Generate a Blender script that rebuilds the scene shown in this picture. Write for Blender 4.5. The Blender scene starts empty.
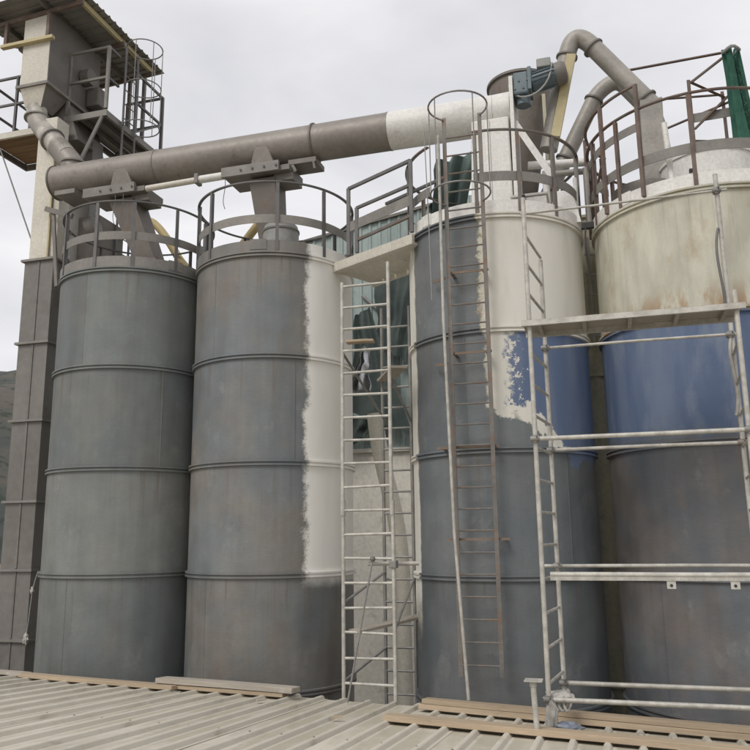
import bpy, math, random
from mathutils import Vector, Matrix
random.seed(7)
R = math.radians
scene = bpy.context.scene
col = scene.collection

# ------------------------------------------------------------------ camera
cd = bpy.data.cameras.new('camera'); cam = bpy.data.objects.new('camera', cd); col.objects.link(cam)
cd.sensor_width = 36; cd.lens = 37.96; cd.clip_start = .05; cd.clip_end = 5000
cam.location = (0, 0, 7)
cam.matrix_world = Matrix.Translation((0, 0, 7)) @ Matrix.Rotation(R(16.157), 4, 'Z') @ Matrix.Rotation(R(90 + 11.45), 4, 'X') @ Matrix.Rotation(R(-.677), 4, 'Z')
scene.camera = cam
scene.cycles.max_bounces = 6; scene.cycles.diffuse_bounces = 4; scene.cycles.glossy_bounces = 3
# ------------------------------------------------------------------ world: bright overcast
SUN_EL, SUN_AZ = 47, 203          # azimuth measured from +y towards +x
w = bpy.data.worlds.new('World'); scene.world = w; w.use_nodes = True
nt = w.node_tree; nt.nodes.clear()
o_ = nt.nodes.new('ShaderNodeOutputWorld'); bg = nt.nodes.new('ShaderNodeBackground')
sky = nt.nodes.new('ShaderNodeTexSky'); sky.sky_type = 'NISHITA'; sky.sun_disc = False
sky.sun_elevation = R(SUN_EL); sky.sun_rotation = R(SUN_AZ)
tc = nt.nodes.new('ShaderNodeTexCoord'); mp = nt.nodes.new('ShaderNodeMapping'); mp.inputs['Scale'].default_value = (1.6, 1.6, 4.2)
nz = nt.nodes.new('ShaderNodeTexNoise'); nz.inputs['Scale'].default_value = 1.7; nz.inputs['Detail'].default_value = 6; nz.inputs['Roughness'].default_value = .5
nz.inputs['Distortion'].default_value = .4
rp = nt.nodes.new('ShaderNodeValToRGB')
rp.color_ramp.elements[0].position = .3; rp.color_ramp.elements[0].color = (.64, .64, .665, 1)
rp.color_ramp.elements[1].position = .68; rp.color_ramp.elements[1].color = (.86, .85, .865, 1)
sc = nt.nodes.new('ShaderNodeMix'); sc.data_type = 'RGBA'; sc.blend_type = 'MULTIPLY'; sc.inputs[0].default_value = 1
sc.inputs[7].default_value = (10, 10, 10, 1)
mx = nt.nodes.new('ShaderNodeMix'); mx.data_type = 'RGBA'; mx.inputs[0].default_value = .93
nt.links.new(tc.outputs['Generated'], mp.inputs['Vector']); nt.links.new(mp.outputs[0], nz.inputs['Vector'])
nt.links.new(nz.outputs['Fac'], rp.inputs['Fac']); nt.links.new(rp.outputs[0], sc.inputs[6])
nt.links.new(sky.outputs[0], mx.inputs[6]); nt.links.new(sc.outputs[2], mx.inputs[7])
nt.links.new(mx.outputs[2], bg.inputs[0]); bg.inputs[1].default_value = .1
nt.links.new(bg.outputs[0], o_.inputs[0])
# ------------------------------------------------------------------ sun behind thin cloud
sl = bpy.data.lights.new('sun', 'SUN'); sl.energy = 1.5; sl.angle = R(24); sl.color = (1, .96, .9)
so = bpy.data.objects.new('sun', sl); col.objects.link(so); so.location = (-20, -30, 40)
sd = Vector((math.sin(R(SUN_AZ)) * math.cos(R(SUN_EL)), math.cos(R(SUN_AZ)) * math.cos(R(SUN_EL)), math.sin(R(SUN_EL))))
so.rotation_euler = (-sd).to_track_quat('-Z', 'Y').to_euler()
vs = scene.view_settings; vs.view_transform = 'Standard'; vs.look = 'None'; vs.gamma = 1; vs.exposure = .2; vs.use_curve_mapping = False

# ------------------------------------------------------------------ materials
class NM:
    def __init__(s, name):
        s.m = bpy.data.materials.new(name); s.m.use_nodes = True; s.t = s.m.node_tree
        s.b = s.t.nodes['Principled BSDF']; s.tc = s.t.nodes.new('ShaderNodeTexCoord'); s.oi = s.t.nodes.new('ShaderNodeObjectInfo')
        s.sep = s.t.nodes.new('ShaderNodeSeparateXYZ'); s.t.links.new(s.tc.outputs['Object'], s.sep.inputs[0])
        s.P = s.tc.outputs['Object']
    def put(s, sock, v):
        if hasattr(v, 'is_output'): s.t.links.new(v, sock)
        elif isinstance(v, (tuple, list)) and len(v) == 3 and sock.type == 'RGBA': sock.default_value = (*v, 1)
        else: sock.default_value = v
    def math(s, op, a, b=0., clamp=False):
        n = s.t.nodes.new('ShaderNodeMath'); n.operation = op; n.use_clamp = clamp
        s.put(n.inputs[0], a); s.put(n.inputs[1], b); return n.outputs[0]
    def noise(s, scale, detail=4, vec=None, stretch=None, rough=.55, off=None):
        n = s.t.nodes.new('ShaderNodeTexNoise'); n.inputs['Scale'].default_value = scale; n.inputs['Detail'].default_value = detail; n.inputs['Roughness'].default_value = rough
        v = vec or s.P
        if stretch or off:
            m = s.t.nodes.new('ShaderNodeMapping'); s.t.links.new(v, m.inputs[0])
            if stretch: m.inputs['Scale'].default_value = stretch
            if off: m.inputs['Location'].default_value = off
            v = m.outputs[0]
        s.t.links.new(v, n.inputs['Vector']); return n.outputs['Fac']
    def rng(s, v, a, b, lo=0., hi=1.):
        n = s.t.nodes.new('ShaderNodeMapRange'); n.interpolation_type = 'SMOOTHSTEP'
        s.put(n.inputs[0], v); n.inputs[1].default_value = a; n.inputs[2].default_value = b; n.inputs[3].default_value = lo; n.inputs[4].default_value = hi
        return n.outputs[0]
    def mix(s, f, a, b, blend='MIX'):
        n = s.t.nodes.new('ShaderNodeMix'); n.data_type = 'RGBA'; n.blend_type = blend
        s.put(n.inputs[0], f); s.put(n.inputs[6], a); s.put(n.inputs[7], b); return n.outputs[2]
    def gain(s, c, f):
        n = s.t.nodes.new('ShaderNodeMix'); n.data_type = 'RGBA'; n.blend_type = 'MULTIPLY'; n.inputs[0].default_value = 1
        cm = s.t.nodes.new('ShaderNodeCombineColor')
        for i in range(3): s.put(cm.inputs[i], f)
        s.put(n.inputs[6], c); s.t.links.new(cm.outputs[0], n.inputs[7]); return n.outputs[2]
    def jitter(s, amp):                      # a little lighter or darker from piece to piece
        return s.rng(s.oi.outputs['Random'], 0, 1, 1 - amp, 1 + amp)
    def done(s, colr, rough=.6, metal=0., bump=None, dist=.004, strength=.5, spec=.4):
        s.put(s.b.inputs['Base Color'], colr); s.put(s.b.inputs['Roughness'], rough); s.put(s.b.inputs['Metallic'], metal)
        s.b.inputs['Specular IOR Level'].default_value = spec
        if bump is not None:
            n = s.t.nodes.new('ShaderNodeBump'); n.inputs['Distance'].default_value = dist; n.inputs['Strength'].default_value = strength
            s.t.links.new(bump, n.inputs['Height']); s.t.links.new(n.outputs[0], s.b.inputs['Normal'])
        return s.m

def worn(name, c1, c2, scale=3., rough=.6, metal=0., spot=None, spot_amt=.62, spot_scale=4., jit=.06, stretch=None, dist=.004):
    n = NM(name)
    c = n.mix(n.rng(n.noise(scale, 5, stretch=stretch), .3, .7), c1, c2)
    fine = n.noise(scale * 9, 4, stretch=stretch)
    c = n.gain(c, n.rng(fine, .2, .8, .88, 1.1))
    if spot: c = n.mix(n.rng(n.noise(spot_scale, 6, off=(3, 7, 1), rough=.65), spot_amt - .06, spot_amt + .12, 0, .6), c, spot)
    c = n.gain(c, n.jitter(jit))
    return n.done(c, n.rng(fine, .2, .8, max(.05, rough - .1), min(1, rough + .1)), metal, fine, dist)

CREAM = (.61, .58, .455)
def shell_mat(name, kind):
    n = NM(name); x, y, z = n.sep.outputs
    ang = n.math('ARCTAN2', x, n.math('MULTIPLY', y, -1.))          # 0 faces the yard, positive towards +x
    # bare, brushed steel with old primer: broad clouds, upright runs, small scuffs
    big = n.noise(.75, 4, off={'grey': (0, 0, 0), 'half': (5, 2, 1), 'blue': (9, 4, 6), 'right': (2, 8, 3)}[kind])
    mid = n.noise(2.6, 5, off=(4, 1, 2))
    run = n.noise(3.2, 5, stretch=(1.6, 1.6, .13), off=(1, 5, 0))
    tint = n.noise(.9, 3, off=(7, 7, 7))
    cool, warm = {'grey': ((.140, .153, .149), (.162, .167, .157)), 'half': ((.132, .145, .150), (.166, .156, .140)),
                  'blue': ((.104, .117, .126), (.130, .138, .139)), 'right': ((.100, .110, .122), (.144, .130, .120))}[kind]
    c = n.mix(n.rng(big, .36, .64), cool, warm)
    c = n.mix(n.rng(tint, .52, .68, 0, .55), c, (.128, .146, .152))
    c = n.gain(c, n.rng(mid, .25, .75, .9, 1.11)); c = n.gain(c, n.rng(run, .25, .75, .92, 1.09))
    scuff = n.noise(2.3, 7, stretch=(1, 1, .8), off=(2, 2, 9), rough=.68)
    c = n.mix(n.rng(scuff, .56, .74, 0, .42), c, (.255, .255, .245))
    rust = n.noise(1.7, 7, stretch=(1.2, 1.2, .7), off=(8, 3, 4), rough=.64)
    c = n.mix(n.rng(rust, .54, .74, 0, {'grey': .3, 'half': .55, 'blue': .25, 'right': .65}[kind]), c, (.168, .125, .097))
    # rust and dirt washed down from each joint
    below = n.math('SUBTRACT', 1., n.math('FRACT', n.math('DIVIDE', n.math('SUBTRACT', z, .455), 1.5)))
    drip = n.noise(7.5, 4, stretch=(1.7, 1.7, .06), off=(1, 3, 3), rough=.6)
    dm = n.math('MULTIPLY', n.rng(drip, .54, .68), n.rng(below, .0, .62, 1., 0.))
    c = n.mix(n.math('MULTIPLY', dm, .55), c, (.12, .092, .072))
    scr = n.noise(22, 2, stretch=(.5, .5, 2.6), off=(5, 5, 5))
    c = n.gain(c, n.rng(scr, .3, .7, .975, 1.03))
    c = n.gain(n.gain(c, 1.09), n.jitter(.1))
    rough = n.rng(mid, .2, .8, .48, .7); metal = .08
    e1 = n.math('MULTIPLY', n.math('SUBTRACT', n.noise(3.4, 6, rough=.62), .5), .34)     # ragged edge, in radians
    e2 = n.math('MULTIPLY', n.math('SUBTRACT', n.noise(4.5, 6, off=(3, 3, 3), rough=.65), .5), .7)   # ragged edge, in metres
    dirt = n.noise(2.2, 5, stretch=(1.5, 1.5, .25), off=(6, 1, 6))
    cream = n.mix(n.rng(dirt, .4, .75, 0, .55), CREAM, (.43, .40, .33))
    cream = n.mix(n.rng(n.math('ADD', n.noise(9, 6, rough=.7), n.rng(ang, -.1, .25, .07, 0.)), .60, .66, 0, .75), cream, (.22, .15, .10))
    fresh = n.mix(n.rng(dirt, .35, .75, 0, .6), (.80, .785, .74), (.72, .70, .65))
    mask = None
    if kind == 'half':
        soft = n.math('MULTIPLY', n.math('SUBTRACT', n.noise(1.5, 3, off=(0, 2, 8)), .5), .16)
        stip = n.math('MULTIPLY', n.math('SUBTRACT', n.noise(40, 3), .5), .10)
        m = n.rng(n.math('ADD', n.math('ADD', n.math('SUBTRACT', ang, .79), n.math('MULTIPLY', e1, .75)), n.math('ADD', soft, stip)), -.045, .05)
        zz = n.math('ADD', n.math('SUBTRACT', z, 6.44), n.math('MULTIPLY', e2, .25))
        m = n.math('MULTIPLY', m, n.rng(zz, -.16, .06))
        c = n.mix(m, c, fresh); mask = m
    if kind == 'blue':
        a2 = n.math('ADD', ang, e1)
        left = n.rng(n.math('ADD', ang, n.math('MULTIPLY', e1, .35)), -1.02, -.97, 1, 0)           # painted strip down the left flank
        left = n.math('MULTIPLY', left, n.rng(n.math('ADD', z, e2), 5.6, 6.3))
        top = n.math('MULTIPLY', n.rng(a2, -.07, -.03), n.rng(z, 9.47, 9.5))
        zb = n.math('ADD', z, e2); patch = n.mix(n.rng(dirt, .4, .75, 0, .6), (.66, .64, .58), (.5, .47, .4))
        cr = n.math('MULTIPLY', n.rng(a2, -.04, .02), n.rng(zb, 8.42, 8.48))
        zb2 = n.math('ADD', zb, n.math('MULTIPLY', n.rng(ang, .15, 1.1), .75))
        cr2 = n.math('MULTIPLY', n.rng(a2, .2, .28), n.rng(zb2, 8.42, 8.48))
        cr = n.math('MULTIPLY', n.math('MAXIMUM', cr, cr2), n.rng(z, 7.99, 8.02))
        speck = n.noise(11, 6, off=(1, 9, 2), rough=.75)
        thr = n.rng(ang, .15, .6, -.03, .24)                                                          # blue nearly whole further right
        bl = n.rng(n.math('ADD', n.math('SUBTRACT', speck, .47), thr), -.015, .03)
        b1 = n.math('MULTIPLY', n.rng(n.math('ADD', ang, n.math('MULTIPLY', e2, .6)), .19, .26), n.rng(n.math('ADD', zb2, n.math('MULTIPLY', e1, 2.)), 8.56, 8.62))
        bl = n.math('MULTIPLY', n.math('MULTIPLY', bl, b1), n.rng(z, 9.46, 9.44))
        m = n.math('MAXIMUM', n.math('MAXIMUM', left, top), cr)
        c = n.mix(m, c, n.mix(n.math('MAXIMUM', cr, left), cream, patch))
        blue = n.mix(n.rng(dirt, .35, .7), (.10, .14, .235), (.15, .185, .26))
        c = n.mix(bl, c, blue); mask = n.math('MAXIMUM', m, bl)
    if kind == 'right':
        m = n.rng(z, 9.47, 9.5)
        st = n.noise(1.3, 5, stretch=(1.4, 1.4, .45), off=(4, 4, 1), rough=.62)
        cream2 = n.mix(n.rng(st, .38, .62, 0, .85), (.57, .555, .46), (.40, .39, .32))
        rs = n.noise(1.35, 7, stretch=(1.5, 1.5, .95), off=(0, 6, 2), rough=.66)
        cream2 = n.mix(n.rng(rs, .5, .76, 0, .7), cream2, (.36, .24, .12))
        low = n.math('MULTIPLY', n.rng(z, 9.5, 9.95, 1., 0.), n.rng(n.noise(3.5, 6, stretch=(1.6, 1.6, .5), rough=.65), .46, .62))
        cream2 = n.mix(n.math('MULTIPLY', low, .8), cream2, (.30, .17, .075))
        hang = n.math('MULTIPLY', n.rng(n.noise(8, 4, stretch=(1.7, 1.7, .06), off=(2, 2, 2)), .52, .66), n.rng(z, 9.7, 10.95))
        cream2 = n.mix(n.math('MULTIPLY', hang, .3), cream2, (.23, .2, .15))
        c = n.mix(m, c, cream2)
        mb = n.math('MULTIPLY', n.rng(z, 9.48, 9.46), n.rng(n.math('ADD', z, n.math('MULTIPLY', e2, .4)), 8.0, 8.2))
        blue = n.mix(n.rng(dirt, .35, .7), (.085, .122, .21), (.13, .168, .245))
        blue = n.mix(n.rng(n.noise(3, 6, stretch=(1.3, 1.3, .35), off=(0, 0, 5), rough=.62), .5, .72, 0, .6), blue, (.19, .225, .28))
        c = n.mix(mb, c, blue); mask = n.math('MAXIMUM', m, mb)
    if mask is not None:
        rough = n.math('ADD', n.math('MULTIPLY', mask, .12), rough)
        metal = n.math('MULTIPLY', n.math('SUBTRACT', 1., mask), .08)
    bump = n.math('ADD', n.math('MULTIPLY', n.noise(1.6, 3), 3.), n.noise(30, 4))
    return n.done(c, rough, metal, bump, .006, .35)

M = dict(
    s1=shell_mat('bare steel shell', 'grey'), s2=shell_mat('half painted shell', 'half'), s3=shell_mat('blue patch shell', 'blue'), s4=shell_mat('cream and blue shell', 'right'),
    rail=worn('dark grey railing steel', (.115, .113, .113), (.155, .15, .145), 4, .55, .2, (.16, .10, .07), .66),
    band=worn('grey brown flat bar', (.19, .18, .165), (.25, .235, .21), 3, .6, .1, (.16, .12, .09), .66),
    rust=worn('rusty brown railing steel', (.13, .095, .08), (.19, .15, .13), 5, .75, .1, (.17, .09, .055), .56),
    tube=worn('grey brown primed tube', (.215, .195, .172), (.26, .235, .208), 1.6, .5, .15, (.13, .11, .09), .62),
    dark=worn('dark grey sheet steel', (.155, .142, .127), (.19, .175, .158), 2, .6, .15, (.14, .09, .07), .62),
    trunk=worn('weathered grey casing', (.165, .152, .138), (.20, .188, .172), .9, .5, .15, (.13, .112, .098), .58, 2.),
    cream=worn('cream paint', (.60, .57, .49), (.54, .51, .44), 2.5, .5, 0, (.36, .29, .21), .68),
    white=worn('off white paint', (.72, .705, .665), (.65, .635, .6), 3, .5, 0, (.42, .39, .35), .64),
    pipe=worn('beige grey pipe', (.34, .32, .285), (.27, .255, .23), 2.5, .5, .1, (.2, .16, .12), .66),
    spout=worn('splashed spout', (.36, .34, .30), (.28, .26, .235), 2.5, .5, .05, (.62, .59, .52), .5, 2.6),
    chute=worn('dark brown chute steel', (.118, .102, .088), (.15, .13, .112), 2.5, .6, .1, (.15, .10, .075), .58),
    olive=worn('olive beige pipe', (.52, .495, .36), (.45, .425, .31), 2, .55, 0, (.16, .13, .09), .66),
    galv=worn('paint splashed galvanised tube', (.53, .51, .46), (.37, .355, .32), 9, .5, .15, (.30, .26, .22), .64, 12),
    galvd=worn('dull galvanised tube', (.27, .265, .25), (.20, .195, .185), 6, .55, .25, (.2, .13, .09), .6),
    lrust=worn('rust streaked ladder steel', (.20, .185, .165), (.15, .14, .13), 6, .6, .25, (.22, .12, .07), .54),
    rusty=worn('orange rust', (.175, .13, .10), (.22, .17, .135), 9, .85),
    wood=worn('sawn pale timber', (.44, .345, .24), (.35, .275, .195), 3, .8, 0, (.26, .20, .15), .64, stretch=(.35, 6, 6), jit=.1),
    gwood=worn('greyed cement stained timber', (.38, .34, .285), (.31, .28, .235), 4, .85, 0, (.46, .44, .41), .6, stretch=(.4, 5, 5), jit=.1),
    bwood=worn('brown board', (.26, .165, .09), (.20, .125, .07), 3, .8, 0, stretch=(.4, 5, 5), jit=.12),
    teal=worn('faded green cladding', (.33, .39, .37), (.26, .32, .305), 1.2, .55, 0, (.11, .13, .12), .64, stretch=(1, 1, .4)),
    tarp=worn('dark torn tarpaulin', (.028, .042, .038), (.05, .068, .06), 3, .5),
    ttarp=worn('green grey tarpaulin', (.12, .165, .155), (.085, .12, .112), 3, .5),
    foil=worn('silver plastic sheet', (.55, .56, .57), (.40, .41, .43), 8, .22, .7),
    wall=worn('beige rendered wall', (.76, .73, .65), (.68, .65, .57), 1.5, .8, 0, (.4, .37, .3), .62),
    yellow=worn('yellow hose', (.50, .40, .20), (.43, .34, .17), 6, .55),
    ycream=worn('yellowish painted duct', (.52, .45, .26), (.46, .39, .22), 3, .55, 0, (.3, .22, .12), .66),
    motor=worn('blue grey motor paint', (.115, .155, .178), (.15, .19, .21), 9, .45, 0, (.2, .19, .17), .62),
    filt=worn('pale grey plastic', (.34, .345, .33), (.28, .285, .27), 5, .6),
    hop=worn('brown grey hopper steel', (.20, .175, .15), (.15, .13, .11), 2, .6, .1, (.15, .09, .06), .6),
    black=worn('black rubber', (.02, .02, .02), (.035, .035, .035), 6, .6),
    cloth=worn('grubby white cloth', (.50, .48, .44), (.38, .365, .33), 14, .9),
    bag=worn('grey blue plastic bag', (.14, .17, .24), (.25, .26, .28), 9, .4),
    canopy=worn('weathered canopy sheet', (.25, .24, .22), (.19, .185, .17), 2, .6, .15, (.2, .13, .09), .62),
    conc=worn('concrete', (.32, .31, .29), (.25, .24, .23), 1.5, .85),
)
def net_mat():
    n = NM('green safety net'); c = n.mix(n.rng(n.noise(4, 5), .3, .7), (.016, .075, .05), (.03, .115, .078))
    n.b.inputs['Subsurface Weight'].default_value = 0
    m = n.done(c, .8, 0, n.noise(60, 2), .01)
    a = n.math('GREATER_THAN', n.noise(95, 2, off=(2, 1, 1)), .38)
    n.t.links.new(a, n.b.inputs['Alpha']); return m
M['net'] = net_mat()
def roof_mat():
    n = NM('dusty fibre roof sheet')
    c = n.mix(n.rng(n.noise(1.1, 6, stretch=(1, .45, 1)), .3, .7), (.58, .54, .46), (.50, .465, .39))
    st = n.noise(2.4, 7, stretch=(1.6, .5, 1), off=(3, 1, 0), rough=.68)
    c = n.mix(n.rng(st, .54, .7, 0, .6), c, (.31, .285, .215))
    c = n.mix(n.rng(n.noise(13, 5, rough=.7), .6, .75, 0, .4), c, (.28, .25, .2))
    c = n.mix(n.rng(n.noise(3.3, 6, off=(9, 2, 0), rough=.6), .6, .7, 0, .6), c, (.6, .585, .54))
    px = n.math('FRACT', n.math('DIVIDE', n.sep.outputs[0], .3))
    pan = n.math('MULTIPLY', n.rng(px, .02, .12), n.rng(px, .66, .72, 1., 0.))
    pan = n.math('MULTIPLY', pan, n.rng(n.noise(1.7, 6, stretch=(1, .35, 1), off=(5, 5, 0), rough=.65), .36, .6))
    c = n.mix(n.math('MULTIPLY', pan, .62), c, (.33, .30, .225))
    c = n.gain(c, n.jitter(.05))
    return n.done(c, .8, 0, n.noise(35, 5), .004, .6)
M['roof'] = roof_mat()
def ground_mat():
    n = NM('dry earth'); c = n.mix(n.rng(n.noise(.05, 8), .35, .65), (.20, .165, .12), (.14, .125, .085))
    c = n.mix(n.rng(n.noise(.9, 8), .5, .7), c, (.25, .21, .165)); return n.done(c, .95, 0, n.noise(3, 8), .05)
M['ground'] = ground_mat()
def hill_mat():
    n = NM('scrub covered hillside'); c = n.mix(n.rng(n.noise(.02, 8), .4, .6), (.055, .062, .058), (.10, .088, .07))
    c = n.mix(n.rng(n.noise(.15, 6), .52, .6), c, (.035, .045, .035)); return n.done(c, .95, 0, n.noise(.3, 6), 1)
M['hill'] = hill_mat()

# ------------------------------------------------------------------ mesh helpers
class MB:
    def __init__(s): s.v = []; s.f = []
    def add(s, vs_, fs):
        k = len(s.v); s.v += [Vector(p) for p in vs_]; s.f += [tuple(i + k for i in f) for f in fs]; return s
    def hexa(s, b, t):
        return s.add(list(b) + list(t), [(3, 2, 1, 0), (4, 5, 6, 7), (0, 1, 5, 4), (1, 2, 6, 5), (2, 3, 7, 6), (3, 0, 4, 7)])
    def box(s, x0, x1, y0, y1, z0, z1):
        return s.hexa([(x0, y0, z0), (x1, y0, z0), (x1, y1, z0), (x0, y1, z0)], [(x0, y0, z1), (x1, y0, z1), (x1, y1, z1), (x0, y1, z1)])
    def beam(s, a, b, wd, ht, up=(0, 0, 1)):
        a, b = Vector(a), Vector(b); d = (b - a).normalized(); u = Vector(up)
        if abs(d.dot(u)) > .98: u = Vector((0, 1, 0))
        sd_ = d.cross(u).normalized(); u = sd_.cross(d)
        q = lambda p: [p - sd_ * wd / 2 - u * ht / 2, p + sd_ * wd / 2 - u * ht / 2, p + sd_ * wd / 2 + u * ht / 2, p - sd_ * wd / 2 + u * ht / 2]
        A, B = q(a), q(b)
        return s.add(A + B, [(0, 1, 2, 3), (7, 6, 5, 4), (1, 0, 4, 5), (2, 1, 5, 6), (3, 2, 6, 7), (0, 3, 7, 4)])
    def angle(s, a, b, wd, th=.006, up=(0, 0, 1), side=1):           # an L-section bar
        a, b = Vector(a), Vector(b); d = (b - a).normalized(); u = Vector(up)
        if abs(d.dot(u)) > .98: u = Vector((0, 1, 0))
        sd_ = d.cross(u).normalized() * side; u = sd_.cross(d) * side
        s.beam(a + u * 0, b + u * 0, th, wd, u); o = sd_ * (wd / 2 - th / 2) - u * (wd / 2 - th / 2)
        return s.beam(a + o + sd_ * th, b + o + sd_ * th, wd - th, th, u)
    def tube(s, pts, r, n=10, closed=False, cap=True):
        pts = [Vector(p) for p in pts]; N = len(pts); rs = r if isinstance(r, (list, tuple)) else [r] * N
        def tan(i):
            if closed: return (pts[(i + 1) % N] - pts[i - 1]).normalized()
            return (pts[min(i + 1, N - 1)] - pts[max(i - 1, 0)]).normalized()
        t0 = tan(0); u = t0.orthogonal().normalized(); rings = []
        for i in range(N):
            t = tan(i); u = (u - t * u.dot(t)).normalized(); v = t.cross(u)
            rings.append([pts[i] + (u * math.cos(2 * math.pi * k / n) + v * math.sin(2 * math.pi * k / n)) * rs[i] for k in range(n)])
        k0 = len(s.v); s.v += [p for q in rings for p in q]
        for i in range(N if closed else N - 1):
            j = (i + 1) % N
            for k in range(n): s.f.append((k0 + i * n + k, k0 + i * n + (k + 1) % n, k0 + j * n + (k + 1) % n, k0 + j * n + k))
        if cap and not closed:
            s.f.append(tuple(k0 + k for k in reversed(range(n)))); s.f.append(tuple(k0 + (N - 1) * n + k for k in range(n)))
        return s
    def arc(s, c, prof, a0, a1, n):                                  # profile [(r, z)] closed, swept round c; angle 0 faces -y, positive to +x
        full = abs(abs(a1 - a0) - 2 * math.pi) < 1e-6; m = len(prof); k0 = len(s.v); K = n if full else n + 1
        for i in range(K):
            a = a0 + (a1 - a0) * i / n
            for (r, z) in prof: s.v.append(Vector((c[0] + r * math.sin(a), c[1] - r * math.cos(a), z)))
        for i in range(n):
            j = (i + 1) % K
            for q in range(m): s.f.append((k0 + i * m + q, k0 + j * m + q, k0 + j * m + (q + 1) % m, k0 + i * m + (q + 1) % m))
        if not full:
            s.f.append(tuple(k0 + q for q in range(m))); s.f.append(tuple(k0 + n * m + q for q in reversed(range(m))))
        return s
    def sheet(s, grid, th=.004):                                     # grid[i][j] of points -> a thin closed skin
        I, J = len(grid), len(grid[0]); g = [[Vector(p) for p in r] for r in grid]; k0 = len(s.v); nn = []
        for i in range(I):
            for j in range(J):
                du = g[min(i + 1, I - 1)][j] - g[max(i - 1, 0)][j]; dv = g[i][min(j + 1, J - 1)] - g[i][max(j - 1, 0)]
                nn.append(du.cross(dv).normalized())
        s.v += [p for r in g for p in r]; s.v += [p + nn[i] * th for i, p in enumerate(q for r in g for q in r)]
        T = I * J; id_ = lambda i, j: k0 + i * J + j
        for i in range(I - 1):
            for j in range(J - 1):
                s.f.append((id_(i, j), id_(i, j + 1), id_(i + 1, j + 1), id_(i + 1, j)))
                s.f.append((id_(i, j) + T, id_(i + 1, j) + T, id_(i + 1, j + 1) + T, id_(i, j + 1) + T))
        E_ = [(i, 0) for i in range(I)] + [(I - 1, j) for j in range(1, J)] + [(i, J - 1) for i in range(I - 2, -1, -1)] + [(0, j) for j in range(J - 2, 0, -1)]
        for q in range(len(E_)):
            a, b = id_(*E_[q]), id_(*E_[(q + 1) % len(E_)]); s.f.append((a, b, b + T, a + T))
        return s
    def build(s, name, mat, parent=None, smooth=False, bevel=0, origin=None):
        org = Vector(origin) if origin is not None else (parent['_w'] if False else (WL.get(parent.name, Vector()) if parent else Vector()))
        me = bpy.data.meshes.new(name); me.from_pydata([p - org for p in s.v], [], s.f); me.validate(); me.update()
        import bmesh
        bm = bmesh.new(); bm.from_mesh(me); bmesh.ops.recalc_face_normals(bm, faces=bm.faces); bm.to_mesh(me); bm.free()
        me.materials.append(M[mat]); o = bpy.data.objects.new(name, me); col.objects.link(o)
        if smooth:
            me.polygons.foreach_set('use_smooth', [True] * len(me.polygons)); me.set_sharp_from_angle(angle=R(38))
        if bevel:
            b = o.modifiers.new('bevel', 'BEVEL'); b.width = bevel; b.segments = 2; b.limit_method = 'ANGLE'
        if parent: o.parent = parent; o.location = org - WL[parent.name]
        else: o.location = org
        WL[o.name] = org
        return o
WL = {}
def tag(o, label=None, cat=None, group=None, kind=None):
    if label: o['label'] = label
    if cat: o['category'] = cat
    if group: o['group'] = group
    if kind: o['kind'] = kind
    return o
def thing(name, loc, label, cat, group=None):
    o = bpy.data.objects.new(name, None); col.objects.link(o); o.location = loc; o.empty_display_size = .3
    WL[o.name] = Vector(loc); return tag(o, label, cat, group)
def pol(c, r, a, z): return (c[0] + r * math.sin(a), c[1] - r * math.cos(a), z)
def bez(a, b, c_, d, n=12):
    a, b, c_, d = map(Vector, (a, b, c_, d))
    return [a * (1 - t) ** 3 + b * 3 * t * (1 - t) ** 2 + c_ * 3 * t * t * (1 - t) + d * t ** 3 for t in [i / n for i in range(n + 1)]]
def fillet(pts, rad, n=8):
    pts = [Vector(p) for p in pts]; out = [pts[0]]
    for i in range(1, len(pts) - 1):
        p = pts[i]; a = (pts[i - 1] - p).normalized(); b = (pts[i + 1] - p).normalized(); d = min(rad, (pts[i - 1] - p).length * .49, (pts[i + 1] - p).length * .49)
        A, B = p + a * d, p + b * d
        out += [A * (1 - t) ** 2 + p * 2 * t * (1 - t) + B * t * t for t in [k / n for k in range(n + 1)]]
    return out + [pts[-1]]

# ================================================================== ground and hills
g = MB(); g.add([(-3000, -3000, 0), (3000, -3000, 0), (3000, 3000, 0), (-3000, 3000, 0)], [(0, 1, 2, 3)]); tag(g.build('ground', 'ground'), kind='structure')
from mathutils import noise as mn
hm = MB(); rows = []
for i in range(26):
    rr = 260 + i * 26; row = []
    for j in range(121):
        a = R(-100 + j * 1.6); fall = math.sin(math.pi * min(1, i / 25)) ** .8
        peak = 172 * math.exp(-((a + .92) / .42) ** 2) + 40
        h = fall * (peak * (.75 + .5 * mn.noise((math.sin(a) * 3, math.cos(a) * 3, i * .06))) + 14 * mn.noise((math.sin(a) * 14, math.cos(a) * 14, i * .25))) - 2
        row.append((rr * math.sin(a), rr * math.cos(a), h))
    rows.append(row)
J = len(rows[0]); hm.add([p for r in rows for p in r], [(i * J + j, i * J + j + 1, (i + 1) * J + j + 1, (i + 1) * J + j) for i in range(25) for j in range(J - 1)])
tag(hm.build('hills', 'hill', smooth=True), kind='structure')

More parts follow.
